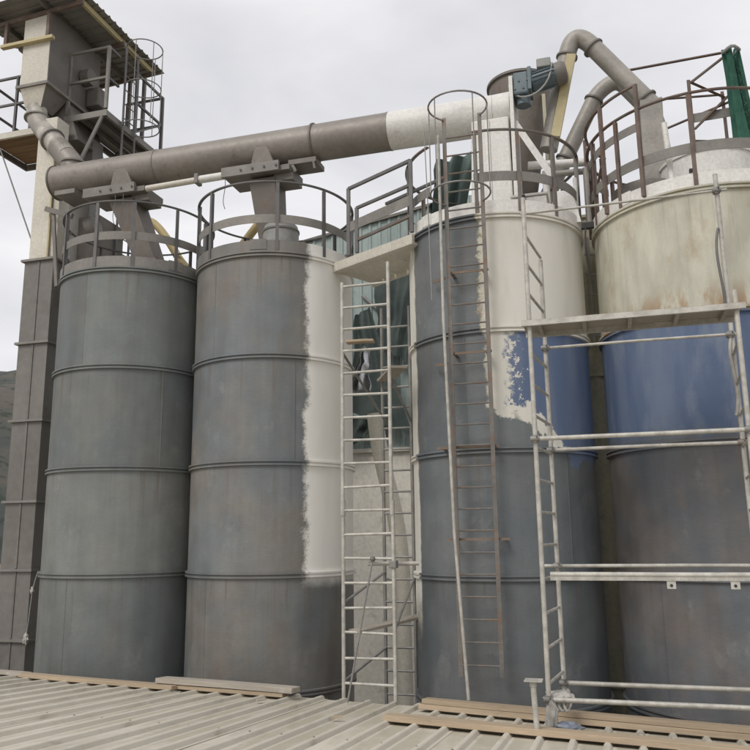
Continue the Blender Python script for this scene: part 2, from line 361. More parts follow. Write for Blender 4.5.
# ================================================================== shed roof under the camera
def zr(x, y): return 5.07 + .08 * (9.45 - y) - .025 * (x + 3)
shed = thing('low_shed', (-4, 3, 0), 'wide low shed with pale dusty ribbed sheet roof in the foreground', 'shed')
def sheet_mesh():
    prof = []
    for k in range(3):
        x = k * .3
        prof += [(x, 0), (x + .208, 0), (x + .228, .034), (x + .236, .038), (x + .260, .038), (x + .268, .034), (x + .288, .001)]
    prof += [(.9, 0), (.93, .002)]
    ys = [-13.2 + 13.2 * i / 10 for i in range(11)]
    m = MB(); grid = [[(x, y, z + .003 * mn.noise((x * 2, y * .7, 0))) for y in ys] for (x, z) in prof]
    return m.sheet(grid, .005)
proto = None; K = 24
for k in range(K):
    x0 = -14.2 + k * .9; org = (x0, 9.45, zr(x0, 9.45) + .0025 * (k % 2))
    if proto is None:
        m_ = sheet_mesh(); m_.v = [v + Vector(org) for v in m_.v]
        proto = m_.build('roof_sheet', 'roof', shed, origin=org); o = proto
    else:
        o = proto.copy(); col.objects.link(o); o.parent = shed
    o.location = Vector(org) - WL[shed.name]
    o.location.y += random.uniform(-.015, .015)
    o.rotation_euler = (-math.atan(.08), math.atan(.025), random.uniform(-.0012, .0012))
sm_ = MB()
for yy in (9.2, 6.8, 4.4):
    for k in range(70):
        x = -14.2 + k * .3 + .248; z = zr(x, yy) + .036
        sm_.tube([(x, yy, z), (x, yy, z + .012)], [.013, .009], 7)
so_ = sm_.build('roof_screws', 'lrust', shed); so_['kind'] = 'stuff'
b = MB(); b.box(-14.1, 7.2, -3.6, 9.3, -.2, 4.75); b.build('wall', 'wall', shed)
for yy in (9.2, 6.8, 4.4):
    m_ = MB(); m_.beam((-14.1, yy, zr(-14.1, yy) - .07), (7.2, yy, zr(7.2, yy) - .07), .08, .12); m_.build('purlin', 'gwood', shed)

# ================================================================== silos
RING = [.49, 1.99, 3.49, 4.99, 6.49, 7.99, 9.49]; TOP = 10.99
def silo(c, r, mat, label, railm, bandm, toem, toe2, zt, posts, seam0, gap=None, conem='cream'):
    t = thing('silo', (c[0], c[1], 0), label, 'silo', 'steel silos in a row')
    zs = [0] + RING + [TOP]
    for i in range(len(zs) - 1):
        z0, z1 = zs[i] + (.0 if i == 0 else .012), zs[i + 1] - .012
        off = seam0 + i * 2.1
        for h in range(2):
            a0 = off + h * math.pi + .002
            m = MB(); m.arc(c, [(r, z0), (r, z1), (r - .02, z1), (r - .02, z0)], a0, a0 + math.pi - .004, 48)
            m.build('shell_plate', mat, t, smooth=True)
            m = MB(); m.tube([pol(c, r - .001, off + h * math.pi, z0 + (z1 - z0) * k / 6) for k in range(7)], .007, 6); m.build('weld_seam', mat, t, smooth=True)
    for z in RING + [TOP]:
        m = MB(); m.arc(c, [(r - .03, z - .036), (r + .034, z - .036), (r + .034, z - .013), (r + .010, z - .011), (r + .010, z + .011), (r + .034, z + .013), (r + .034, z + .036), (r - .03, z + .036)], 0, 2 * math.pi, 96)
        m.build('ring_flange', mat, t, smooth=True)
    m = MB(); m.arc(c, [(r + .02, TOP + .037), (.35, TOP + .30), (.0001, TOP + .32), (.0001, TOP + .2)], 0, 2 * math.pi, 64); m.build('cone_roof', conem, t, smooth=True)
    # guard rail round the top
    rr = r + .015; g0, g1 = gap or (0, 0)
    spans = [(g1, g0 + 2 * math.pi)] if gap else [(0, 2 * math.pi)]
    for (a0, a1) in spans:
        n = max(8, int((a1 - a0) * 14))
        m = MB(); m.arc(c, [(rr - .022, zt - .012), (rr + .022, zt - .012), (rr + .022, zt + .006), (rr - .022, zt + .006)], a0, a1, n); m.build('top_rail', railm, t, smooth=True)
        m = MB(); m.arc(c, [(rr - .018, TOP + .47), (rr - .008, TOP + .47), (rr - .008, TOP + .60), (rr - .018, TOP + .60)], a0, a1, n); m.build('middle_band', bandm, t, smooth=True)
    m = MB(); m.arc(c, [(rr - .006, TOP + .04), (rr + .004, TOP + .04), (rr + .004, TOP + .2), (rr - .006, TOP + .2)], 0, 2 * math.pi, 72); m.build('toe_board', toem, t, smooth=True)
    for a in posts:
        p0 = Vector(pol(c, rr + .012, a, TOP + .04)); p1 = Vector(pol(c, rr + .012, a, zt - .013)); rad = Vector((math.sin(a), -math.cos(a), 0))
        m = MB(); m.beam(p0, p1, .05, .007, rad); m.beam(p0 - rad * .03, p1 - rad * .03, .006, .05, rad); m.build('rail_post', railm, t)
    if toe2:
        for (a0, a1) in toe2:
            m = MB(); m.arc(c, [(rr + .006, TOP + .06), (rr + .011, TOP + .06), (rr + .011, TOP + .215), (rr + .006, TOP + .215)], a0, a1, 6); m.build('splice_plate', toem, t, smooth=True)
    return t
S1, S2, S3, S4 = (-7.26, 10.98), (-4.84, 11.1), (-1.33, 10.75), (1.42, 10.88)
silo(S1, 1.19, 's1', 'bare grey steel silo at the far left beside the elevator tower', 'rail', 'band', 'band', [(.95, 1.15)], 12.08, [-.62, .02, .5, 1.05, 1.6, 2.25, 2.9, 3.6, 4.3, 5.0], .92)
silo(S2, 1.21, 's2', 'grey silo with a broad fresh cream strip painted down its right side', 'rail', 'band', 's2', [(.1, .3)], 12.1, [-.5, .42, 1.02, 1.9, 2.6, 3.3, 4.0, 4.7, 5.3], .62)
silo(S3, 1.205, 's3', 'silo with the caged ladder, cream top and patchy blue paint on its right half', 'lrust', 'band', 'white', [(-.75, -.6)], 12.17, [-1.15, -.03, .42, .86, 1.5, 2.2, 2.9, 3.6, 4.3], -.26, gap=(-.62, -.06), conem='white')
silo(S4, 1.372, 's4', 'widest silo at the right edge, rust stained cream top over a blue band', 'rust', 'band', 'white', [(-.8, -.7)], 12.24, [-1.25, -.82, -.12, .55, 1.2, 1.9, 2.6, 3.3, 4.0, 4.55], .3, conem='white')

S4T = bpy.data.objects['silo.003']
m = MB(); m.arc(S4, [(1.37, 12.56), (1.41, 12.56), (1.41, 12.58), (1.37, 12.58)], -2.2, -.55, 24); m.build('top_rail', 'rust', S4T, smooth=True)
m = MB(); m.arc(S4, [(1.37, 11.95), (1.38, 11.95), (1.38, 12.06), (1.37, 12.06)], -2.2, -.55, 24); m.build('middle_band', 'band', S4T, smooth=True)
for a in (-2.15, -1.65, -1.0, -.56):
    m = MB(); m.beam(pol(S4, 1.41, a, 11.05), pol(S4, 1.41, a, 12.56), .045, .045, (math.sin(a), -math.cos(a), 0)); m.build('rail_post', 'rust', S4T)
m = MB(); m.beam(pol(S4, 1.40, -1.6, 11.3), pol(S4, 1.40, -1.05, 11.75), .03, .03); m.build('rail_brace', 'rust', S4T)
# ================================================================== bucket elevator
el = thing('bucket_elevator', (-9.3, 11.3, 0), 'tall boxy bucket elevator leg, grey below and cream above, at the left edge', 'elevator')
ez = [0, 1.3, 2.7, 4.1, 5.42, 6.51, 7.61, 8.96, 10.31, 11.81]
for i in range(len(ez) - 1):
    m = MB(); m.box(-9.62, -9.02, 11.05, 11.42, ez[i] + .006, ez[i + 1] - .006); m.build('trunk_section', 'trunk', el, bevel=.006)
    m = MB(); m.box(-9.62, -9.02, 11.95, 12.3, ez[i] + .006, ez[i + 1] - .006); m.build('trunk_section', 'trunk', el, bevel=.006)
    for (y0, y1) in ((11.0, 11.46), (11.91, 12.35)):
        m = MB(); m.box(-9.665, -8.975, y0, y1, ez[i + 1] - .02, ez[i + 1] + .02); m.build('flange', 'band', el)
    m = MB(); m.box(-9.335, -9.295, 11.036, 11.049, ez[i] + .03, ez[i + 1] - .03); m.build('seam_strip', 'trunk', el)
m = MB(); m.box(-9.56, -9.17, 11.07, 11.4, 11.832, 14.55); m.build('upper_trunk', 'cream', el, bevel=.006)
m = MB(); m.box(-9.164, -9.03, 11.1, 11.38, 11.832, 13.6); m.build('upper_trunk', 'cream', el, bevel=.006)
m = MB(); m.box(-9.56, -9.05, 11.97, 12.28, 11.832, 14.55); m.build('upper_trunk', 'trunk', el, bevel=.006)
m = MB(); m.box(-9.185, -9.155, 11.05, 11.064, 11.84, 14.3); m.build('seam_strip', 'ycream', el)
# head casing and hood
m = MB(); m.box(-10.0, -9.4, 11.012, 12.5, 15.26, 16.72); m.build('head_casing', 'dark', el, bevel=.01)
m = MB(); m.box(-9.995, -9.405, 10.99, 11.008, 15.27, 16.72); m.build('hood_front', 'cream', el, bevel=.003)
m = MB(); m.box(-10.06, -9.36, 10.95, 12.54, 15.2, 15.255); m.build('flange', 'band', el)
m = MB(); m.hexa([(-9.93, 11.12, 14.84), (-9.6, 11.12, 14.84), (-9.6, 11.45, 14.84), (-9.93, 11.45, 14.84)], [(-9.98, 11.0, 15.2), (-9.42, 11.0, 15.2), (-9.42, 11.6, 15.2), (-9.98, 11.6, 15.2)]); m.build('hood_outlet', 'dark', el)
m = MB(); m.hexa([(-9.93, 11.108, 14.845), (-9.6, 11.108, 14.845), (-9.6, 11.116, 14.845), (-9.93, 11.116, 14.845)], [(-9.98, 10.985, 15.197), (-9.42, 10.985, 15.197), (-9.42, 10.995, 15.197), (-9.98, 10.995, 15.197)]); m.build('outlet_front', 'cream', el)
m = MB(); m.hexa([(-9.6, 11.5, 14.3), (-9.05, 11.5, 14.3), (-9.05, 12.3, 14.3), (-9.6, 12.3, 14.3)], [(-9.98, 11.62, 15.2), (-9.42, 11.62, 15.2), (-9.42, 12.5, 15.2), (-9.98, 12.5, 15.2)]); m.build('lower_casing', 'dark', el)
m = MB(); m.tube([(-9.38, 12.0, 15.9), (-9.2, 12.0, 15.9)], .16, 20); m.build('head_bearing', 'dark', el, smooth=True)
m = MB(); m.box(-9.39, -9.1, 12.1, 12.42, 15.35, 15.75); m.build('drive_motor', 'dark', el, bevel=.03)
sp = [(-9.77, 11.22, 14.9), (-9.74, 11.2, 14.66), (-9.45, 11.12, 14.3), (-8.78, 10.92, 13.62), (-8.62, 10.9, 13.42), (-8.62, 10.9, 13.2)]
m = MB(); m.tube(fillet(sp[:4], .16, 6), .185, 20); s_ = m.build('discharge_spout', 'spout', el, smooth=True); s_['label'] = 'grey round spout splashed with cream paint'
m = MB(); m.tube(fillet([(-9.03, 10.99, 13.87), sp[4], sp[5]], .15, 6), .2, 20); m.build('spout_elbow', 'tube', el, smooth=True)
for a, bb in ((Vector(sp[1]), Vector(sp[0])), (Vector((-9.22, 11.05, 14.07)), Vector(sp[2])), (Vector((-8.62, 10.9, 13.44)), Vector((-8.62, 10.9, 13.6)))):
    d = (bb - a).normalized(); m = MB(); m.tube([a, a + d * .03], .225, 20); m.build('spout_collar', 'band', el, smooth=True)
m = MB(); m.beam((-9.2, 10.98, 12.72), (-8.5, 10.8, 12.42), .05, .09); m.beam((-9.02, 10.96, 12.6), (-8.75, 10.84, 11.2), .06, .04, (0, 1, 0)); m.build('tube_bracket', 'dark', el)
m = MB(); m.tube([(-10.95, 11.65, 14.5), (-9.66, 11.2, 12.3)], .014, 6); m.build('stay_rod', 'galvd', el)
# second casing frame between the trunk and the first silo
m = MB(); m.box(-8.95, -8.5, 11.55, 12.3, 11.2, 12.75); m.build('intake_box', 'dark', el, bevel=.01)
m = MB(); m.tube([(-8.45, 11.2, 12.35), (-8.3, 11.2, 12.4)], .17, 18); m.build('access_cover', 'band', el, smooth=True)

pf = thing('service_platform', (-9.2, 12.4, 14.8), 'steel platform with railings round the head of the elevator tower', 'platform')
for k in range(5):
    m = MB(); m.box(-9.4 + k * .17, -9.4 + k * .17 + .16, 11.62, 13.5, 14.86, 14.895); m.build('deck_board', 'dark', pf)
for k in range(5):
    m = MB(); m.box(-11.3, -10.02, 11.62 + k * .24, 11.62 + k * .24 + .225, 14.74, 14.78); m.build('deck_board', 'bwood', pf)
for (a, bb, mt) in (((-9.44, 11.58, 14.79), (-8.5, 11.58, 14.79), 'band'), ((-8.53, 11.58, 14.79), (-8.53, 13.54, 14.79), 'band'), ((-9.44, 13.52, 14.79), (-8.5, 13.52, 14.79), 'dark'), ((-9.42, 11.6, 14.79), (-9.42, 13.5, 14.79), 'dark'),
                ((-11.35, 11.58, 14.68), (-9.98, 11.58, 14.68), 'cream'), ((-11.33, 11.6, 14.68), (-11.33, 12.84, 14.68), 'dark'), ((-11.35, 12.84, 14.68), (-9.98, 12.84, 14.68), 'dark')):
    m = MB(); m.beam(a, bb, .05, .12); m.build('edge_beam', mt, pf)
for x in (-9.1, -8.8):
    m = MB(); m.beam((x, 11.62, 14.8), (x, 13.5, 14.8), .05, .09); m.build('joist', 'dark', pf)
P = [(-9.4, 11.6), (-8.55, 11.6), (-8.55, 12.55), (-8.55, 13.5), (-9.4, 13.5)]
for i, (x, y) in enumerate(P):
    m = MB(); m.beam((x, y, 14.9), (x, y, 16.2), .055, .055, (0, 1, 0)); m.build('rail_post', 'rail' if i > 1 else 'band', pf)
for z in (16.18, 15.55):
    for i in range(4):
        if i == 1: continue
        a, bb = P[i], P[i + 1]
        m = MB(); m.beam((*a, z), (*bb, z), .04, .045); m.build('hand_rail', 'band' if i == 0 else 'rail', pf)
    m = MB(); m.beam((-8.55, 11.6, z), (-8.55, 11.95, z), .04, .045); m.build('hand_rail', 'rail', pf)
m = MB(); m.beam((-8.55, 12.55, 14.9), (-8.55, 13.5, 15.55), .035, .035); m.build('hand_rail', 'rail', pf)
Q = [(-11.3, 12.8), (-11.3, 11.6), (-10.6, 11.6), (-10.08, 11.6)]
for (x, y) in Q:
    m = MB(); m.beam((x, y, 14.75), (x, y, 15.95), .045, .045, (0, 1, 0)); m.build('rail_post', 'rail', pf)
for z in (15.93, 15.35):
    for i in range(3):
        m = MB(); m.beam((*Q[i], z), (*Q[i + 1], z), .04, .04); m.build('hand_rail', 'rail', pf)
m = MB(); m.beam((-8.6, 11.57, 14.72), (-9.0, 11.42, 13.6), .06, .05); m.build('knee_brace', 'trunk', pf)
m = MB(); m.beam((-9.15, 12.9, 14.72), (-9.15, 12.34, 13.8), .06, .05); m.build('knee_brace', 'dark', pf)

cp = thing('canopy', (-9.8, 11.9, 16.2), 'flat sheet metal canopy on posts over the elevator head', 'canopy')
def zc(x): return 16.78 + (x + 10.9) * .055
def canopy_sheet(y0, y1, name='canopy_sheet', dz=0):
    prof = []; y = y0
    while y < y1 - .01:
        prof += [(y, 0), (y + .11, 0), (y + .13, .03), (y + .165, .03), (y + .185, .001)]; y += .19
    prof += [(y, 0), (y + .06, .002)]
    m = MB(); m.sheet([[(x, yy, zc(x) + z + dz) for x in (-10.95, -9.8, -8.66)] for (yy, z) in prof], .004); return m.build(name, 'canopy', cp)
for k in range(4): canopy_sheet(10.6 + k * .76, 10.6 + (k + 1) * .76, dz=.006 * (k % 2))
for (x, mt) in ((-10.6, 'dark'), (-9.5, 'dark'), (-8.82, 'ycream')):
    m = MB(); m.beam((x, 10.62, zc(x) - .06), (x, 13.55, zc(x) - .06), .06, .1); m.build('purlin', mt, cp)
for y in (10.98, 12.3, 13.4):
    m = MB(); m.beam((-10.85, y, zc(-10.85) - .16), (-8.72, y, zc(-8.72) - .16), .05, .08); m.build('cross_beam', 'rust', cp)
m = MB(); m.beam((-10.45, 10.95, 16.12), (-9.3, 10.95, 16.12), .09, .06); m.build('ledge_beam', 'ycream', cp)
for (x, y, z) in ((-10.36, 10.95, 16.155), (-9.42, 10.95, 16.155), (-8.95, 13.4, 14.9), (-10.5, 12.8, 14.8), (-9.3, 13.4, 15.0)):
    m = MB(); m.beam((x, y, z), (x, y, zc(x) - .2), .065, .065, (0, 1, 0)); m.build('canopy_post', 'rust' if y < 11 else 'dark', cp)

def caged_ladder(name, label, x0, x1, y, zb, zt_, out, step, sm, hoops, straps, rad, nx=(1, 0), rung_r=.011, rail_r=.022, rung_from=None):
    """stringers run between points (x0,y),(x1,y) in plan along nx; out is the cage direction"""
    t = thing(name, ((x0[0] + x1[0]) / 2, (x0[1] + x1[1]) / 2, zb), label, 'ladder')
    for p in (x0, x1):
        m = MB(); m.beam((*p, zb), (*p, zt_), .05, .018, (0, 1, 0) if nx[0] else (1, 0, 0)); m.build('stringer', sm, t)
    z = zb + .12
    while z < zt_ - .05:
        m = MB(); m.tube([(*x0, z), (*x1, z)], rung_r, 6); m.build('rung', 'lrust', t, smooth=True); z += step
    c = Vector(((x0[0] + x1[0]) / 2, (x0[1] + x1[1]) / 2, 0)); ax = (Vector((*x1, 0)) - Vector((*x0, 0))).normalized(); ou = Vector((*out, 0)); hw = (Vector((*x1, 0)) - Vector((*x0, 0))).length / 2
    def hp(a, z): return c + ax * (rad * math.sin(a)) + ou * (rad * .95 - rad * math.cos(a) * -1 * .95 - .0) * .5 * 1.9 / 1.9 + Vector((0, 0, z))
    A = math.asin(min(1, hw / rad))
    cc = c + ou * (rad * math.cos(A))
    def hp(a, z): return cc + ax * (-rad * math.sin(a)) - ou * (rad * math.cos(a)) + Vector((0, 0, z))
    for z in hoops:
        m = MB(); m.tube([hp(A + (2 * math.pi - 2 * A) * k / 24, z) for k in range(25)], .012, 6); m.build('cage_hoop', 'galvd', t, smooth=True)
    for f in straps:
        a = A + (2 * math.pi - 2 * A) * f
        m = MB(); m.tube([hp(a, min(hoops)), hp(a, max(hoops))], .008, 6); m.build('cage_strap', 'galvd', t, smooth=True)
    return t
caged_ladder('caged_ladder', 'caged ladder rising beside the platform of the elevator tower', (-8.46, 12.02), (-8.46, 12.42), 0, 11.2, 16.5, (1, 0), .3, 'rail', (14.75, 15.6, 16.45), (.2, .4, .6, .8), .34, nx=(0, 1))

# ================================================================== tube conveyor over the silos
CY, CZ = 10.9, 13.13
cv = thing('tube_conveyor', (-5, CY, 12.8), 'long round conveyor tube above the silos, grey brown with a cream right end', 'conveyor')
cuts = [-8.93, -6.9, -4.1, -2.87, -1.25]
for i, mt in enumerate(('tube', 'tube', 'tube', 'white')):
    a, bb = cuts[i], cuts[i + 1]
    m = MB(); m.tube([(a + .004, CY, CZ), (bb - .004, CY, CZ)], .29, 40); m.build('tube_section', mt, cv, smooth=True)
for x, mt, rr_ in ((-8.93, 'dark', .305), (-4.1, 'dark', .315), (-6.9, 'tube', .3), (-2.87, 'tube', .295)):
    m = MB(); m.tube([(x - .014, CY, CZ), (x + .014, CY, CZ)], rr_, 40); m.build('joint_ring', mt, cv, smooth=True)
for x in (-5.45, -4.42, -3.1, -2.95, -7.7):
    m = MB(); m.tube([Vector((x, CY, CZ + .28)) + Vector((.05 * math.cos(a), 0, .05 * math.sin(a))) for a in [R(q) for q in range(0, 181, 20)]], .008, 6); m.build('lifting_lug', 'rail', cv, smooth=True)
def outlet(x, bx, zb, wt, wb):
    p = thing  # outlet under the tube: saddle, gate frame, chute
    m = MB(); m.hexa([(x - wt, CY - wt, 12.74), (x + wt, CY - wt, 12.74), (x + wt, CY + wt, 12.74), (x - wt, CY + wt, 12.74)],
                     [(x - wt * .5, CY - .285, CZ - .05), (x + wt * .5, CY - .285, CZ - .05), (x + wt * .5, CY + .285, CZ - .05), (x - wt * .5, CY + .285, CZ - .05)]); m.build('outlet_saddle', 'tube', cv, bevel=.03)
    m = MB(); m.hexa([(bx - wb, CY - wb, zb), (bx + wb, CY - wb, zb), (bx + wb, CY + wb, zb), (bx - wb, CY + wb, zb)],
                     [(x - wt, CY - wt, 12.55), (x + wt, CY - wt, 12.55), (x + wt, CY + wt, 12.55), (x - wt, CY + wt, 12.55)])
    ch = m.build('outlet_chute', 'chute', cv); 
    m = MB(); m.box(bx - wb - .04, bx + wb + .04, CY - wb - .04, CY + wb + .04, zb - .03, zb + .03); m.build('chute_collar', 'rust', ch)
    g_ = MB(); g_.box(x - .62, x + .5, CY - .3, CY + .28, 12.6, 12.69); gt = g_.build('slide_gate', 'dark', cv, bevel=.005)
    m = MB(); m.box(x - .64, x + .34, CY - .36, CY - .305, 12.59, 12.75); m.build('gate_rail', 'band', gt)
    m = MB(); m.box(x + .2, x + .52, CY - .2, CY + .2, 12.48, 12.596); m.build('gate_box', 'dark', gt)
    for q in range(4):
        m = MB(); m.tube([(x - .3 + q * .2, CY - .37, 12.67), (x - .3 + q * .2, CY - .385, 12.67)], .018, 8); m.build('bolt', 'rail', gt)
outlet(-7.48, -6.98, 11.42, .23, .18)
outlet(-4.92, -4.78, 11.36, .22, .16)
m = MB(); m.tube([(-6.95, 10.62, 12.63), (-6.0, 10.62, 12.65)], .05, 14); m.build('gate_actuator', 'cream', cv, smooth=True)
m = MB(); m.tube([(-6.0, 10.62, 12.65), (-5.55, 10.62, 12.655)], .062, 14); m.build('gate_actuator', 'white', cv, smooth=True)
m = MB(); m.box(-6.04, -5.98, 10.54, 10.7, 12.57, 12.73); m.build('actuator_clamp', 'band', cv)
m = MB(); m.box(-4.48, -4.02, 10.7, 11.1, 12.72, 12.80); m.beam((-4.42, 10.72, 12.72), (-4.36, 10.72, 12.6), .03, .05); m.beam((-4.06, 10.72, 12.72), (-4.04, 10.72, 12.6), .03, .05); m.build('tube_saddle', 'dark', cv)
m = MB(); m.box(-8.75, -8.35, 10.62, 11.15, 12.76, 12.84); m.build('tube_saddle', 'band', cv)
for (xx) in (-7.5, -7.35, -5.5):
    m = MB(); m.tube(bez((xx, 10.56, 12.6), (xx + .05, 10.54, 12.3), (xx - .06, 10.54, 12.25), (xx + .02, 10.55, 12.05)), .006, 5); m.build('loose_wire', 'rail', cv)
# discharge end
m = MB(); m.hexa([(-1.62, 10.6, 11.08), (-1.0, 10.6, 11.08), (-1.0, 11.2, 11.08), (-1.62, 11.2, 11.08)], [(-1.56, 10.6, 12.92), (-1.02, 10.6, 12.92), (-1.02, 11.2, 12.92), (-1.56, 11.2, 12.92)]); m.build('end_chute', 'white', cv, bevel=.02)
m = MB(); m.tube([(-1.25, CY, CZ), (-1.0, CY, CZ)], [.29, .3], 40); m.build('end_cap', 'white', cv, smooth=True)
m = MB(); m.box(-.985, -.93, 10.52, 11.3, 11.1, 13.5); m.build('end_plate', 'white', cv, bevel=.005)
m = MB(); m.beam((-.93, 10.62, 12.8), (-.45, 10.5, 11.85), .05, .09); m.build('end_brace', 'white', cv)
m = MB(); m.box(-1.36, -1.3, 10.575, 10.6, 11.2, 12.9); m.build('chute_rib', 'white', cv)

gm = thing('gear_motor', (-.62, 11.05, 13.2), 'blue grey geared motor on the right end of the conveyor tube', 'motor')
MY = 10.68
m = MB(); m.box(-.925, -.7, MY - .15, MY + .3, 13.2, 13.55); m.build('gearbox', 'motor', gm, bevel=.03)
m = MB(); m.box(-.715, -.66, MY - .17, MY + .17, 13.24, 13.6); m.build('adapter_flange', 'motor', gm, bevel=.01)
m = MB(); m.tube([(-.8, MY, 13.08), (-.8, MY, 13.21)], .1, 20); m.build('output_flange', 'motor', gm, smooth=True)
m = MB(); m.tube([(-.67, MY, 13.42), (-.32, MY, 13.49)], .14, 24); mb_ = m.build('motor_body', 'motor', gm, smooth=True)
for k in range(16):
    a = 2 * math.pi * k / 16; o1 = Vector((0, math.cos(a) * .145, math.sin(a) * .145))
    m = MB(); m.beam(Vector((-.65, MY, 13.425)) + o1, Vector((-.34, MY, 13.487)) + o1, .008, .03, o1); m.build('cooling_fin', 'motor', mb_)
m = MB(); m.tube([(-.33, MY, 13.49), (-.27, MY, 13.5), (-.2, MY, 13.515), (-.17, MY, 13.52)], [.165, .168, .16, .13], 20); m.build('fan_cover', 'dark', gm, smooth=True)
m = MB(); m.box(-.58, -.38, MY - .13, MY + .08, 13.58, 13.72); m.build('terminal_box', 'filt', gm, bevel=.015)
for q in range(4):
    m = MB(); m.tube([(-.90 + .06 * q, MY - .153, 13.28 + .12 * (q % 2)), (-.90 + .06 * q, MY - .165, 13.28 + .12 * (q % 2))], .014, 8); m.build('bolt', 'rail', gm)
m = MB(); m.tube(bez((-.36, MY - .12, 13.62), (-.4, MY - .2, 13.02), (-.95, MY - .2, 12.98), (-1.0, MY + .02, 13.46)), .014, 6); m.build('power_cable', 'filt', gm, smooth=True)

hp_ = thing('receiving_hopper', (-.9, 12.0, 12.0), 'brown grey cone hopper with a round open rim behind the motor', 'hopper')
HC = (-.95, 12.0)
m = MB()
prof = [(.15, 12.0), (.50, 14.0), (.50, 14.17), (.485, 14.17), (.485, 14.0), (.135, 12.0)]
m.arc(HC, prof, 0, 2 * math.pi, 40); m.build('cone', 'hop', hp_, smooth=True)
m = MB(); m.arc(HC, [(.49, 14.15), (.535, 14.15), (.535, 14.19), (.49, 14.19)], 0, 2 * math.pi, 40); m.build('rim', 'dark', hp_, smooth=True)
for a in (-.9, .9, 2.2, 4.0):
    m = MB(); m.beam(pol(HC, .5, a, 13.8), pol(HC, .5, a, 11.2), .05, .05, (0, 1, 0)); m.build('leg', 'olive', hp_)

def pipe_thing(name, label, segs, r, mat, collars, cat='pipe'):
    t = thing(name, segs[0], label, cat); p = fillet(segs, r * 2.0, 8)
    m = MB(); m.tube(p, r, 24); m.build('pipe', mat, t, smooth=True)
    for (a, bb) in collars:
        a, bb = Vector(a), Vector(bb); d = (bb - a).normalized(); m = MB(); m.tube([a - d * .014, a + d * .014], r * 1.18, 24); m.build('collar', 'dark', t, smooth=True)
    return t
pA = [(-.36, 11.0, 12.9), (-.2, 11.0, 13.75), (-.04, 11.0, 14.26), (.32, 11.0, 14.02), (.97, 11.0, 12.96)]
t1 = thing('conveying_pipe', pA[0], 'bent beige pipe arching from the motor side down to the widest silo', 'pipe', 'bent conveying pipes over the right silos')
m = MB(); m.tube(fillet([(-.50, 11.0, 12.5), (-.04, 11.0, 14.42), pA[4]], .46, 14), .13, 28); m.build('pipe', 'pipe', t1, smooth=True)
for a, bb in (((-.155, 11, 13.94), (-.131, 11, 14.04)), ((.23, 11, 14.02), (.29, 11, 13.93)), ((.90, 11, 13.07), (.97, 11, 12.96))):
    a, bb = Vector(a), Vector(bb); d = (bb - a).normalized(); m = MB(); m.tube([a - d * .014, a + d * .014], .158, 24); m.build('collar', 'dark', t1, smooth=True)
m = MB(); m.hexa([(.76, 10.84, 11.45), (1.06, 10.84, 11.45), (1.06, 11.14, 11.45), (.76, 11.14, 11.45)], [(.8, 10.83, 12.98), (1.1, 10.83, 12.98), (1.1, 11.15, 12.98), (.8, 11.15, 12.98)]); m.build('drop_duct', 'pipe', t1, bevel=.01)
m = MB(); m.beam((-.385, 10.83, 12.6), (-.085, 10.83, 13.86), .13, .07, (0, 1, 0)); d_ = m.build('side_duct', 'ycream', t1); d_['label'] = 'flat yellowish duct along the pipe'
m = MB(); m.arc((.74, 10.42), [(.42, 11.12), (.42, 11.42), (.0001, 11.62), (.0001, 11.5)], -1.9, 1.9, 24); m.build('duct_cowl', 'band', t1, smooth=True)
t2 = thing('conveying_pipe', (-.65, 12, 12.2), 'straight leaning beige pipe with a short elbow behind the arched pipe', 'pipe', 'bent conveying pipes over the right silos')
m = MB(); m.tube(fillet([(-.72, 12, 12.0), (.26, 12, 13.86), (.58, 12, 14.05), (1.1, 12, 13.3), (1.22, 12, 12.0)], .22, 8), .125, 24); m.build('pipe', 'pipe', t2, smooth=True)
for a, bb in (((.2, 12, 13.74), (.26, 12, 13.86)), ((-.3, 12, 12.8), (-.24, 12, 12.91))):
    a, bb = Vector(a), Vector(bb); d = (bb - a).normalized(); m = MB(); m.tube([a - d * .014, a + d * .014], .152, 24); m.build('collar', 'dark', t2, smooth=True)

# things standing on the roofs of the silos
tu = thing('silo_turret', (1.45, 10.95, 11.3), 'round off white turret on the roof of the widest silo', 'turret')
m = MB(); m.arc((1.6, 10.95), [(.62, 11.2), (.62, 11.86), (.64, 11.86), (.64, 11.9), (.0001, 12.0), (.0001, 11.2)], 0, 2 * math.pi, 40); m.build('wall', 'white', tu, smooth=True)
m = MB(); m.arc((1.6, 10.95), [(.62, 11.52), (.635, 11.52), (.635, 11.55), (.62, 11.55)], 0, 2 * math.pi, 40); m.build('seam_ring', 'white', tu, smooth=True)
m = MB(); m.box(1.3, 1.36, 10.36, 10.41, 11.6, 11.64); m.build('latch', 'black', tu)
vf = thing('vent_filter', (-4.5, 10.4, 11.1), 'pale grey domed vent filter on the half painted silo', 'filter')
m = MB(); m.arc((-4.5, 10.5), [(.27, 11.1), (.27, 11.52), (.25, 11.6), (.18, 11.645), (.0001, 11.66), (.0001, 11.1)], 0, 2 * math.pi, 28); m.build('housing', 'filt', vf, smooth=True)
m = MB(); m.arc((-4.5, 10.5), [(.27, 11.5), (.282, 11.5), (.282, 11.525), (.27, 11.525)], 0, 2 * math.pi, 28); m.build('clamp_ring', 'band', vf, smooth=True)
m = MB(); m.tube([(-4.35, 10.35, 11.62), (-4.35, 10.35, 11.7)], .02, 8); m.build('knob', 'dark', vf, smooth=True)
hs = thing('yellow_hose', (-8, 12.3, 12), 'thick yellow hose drooping behind the far left silo', 'hose')
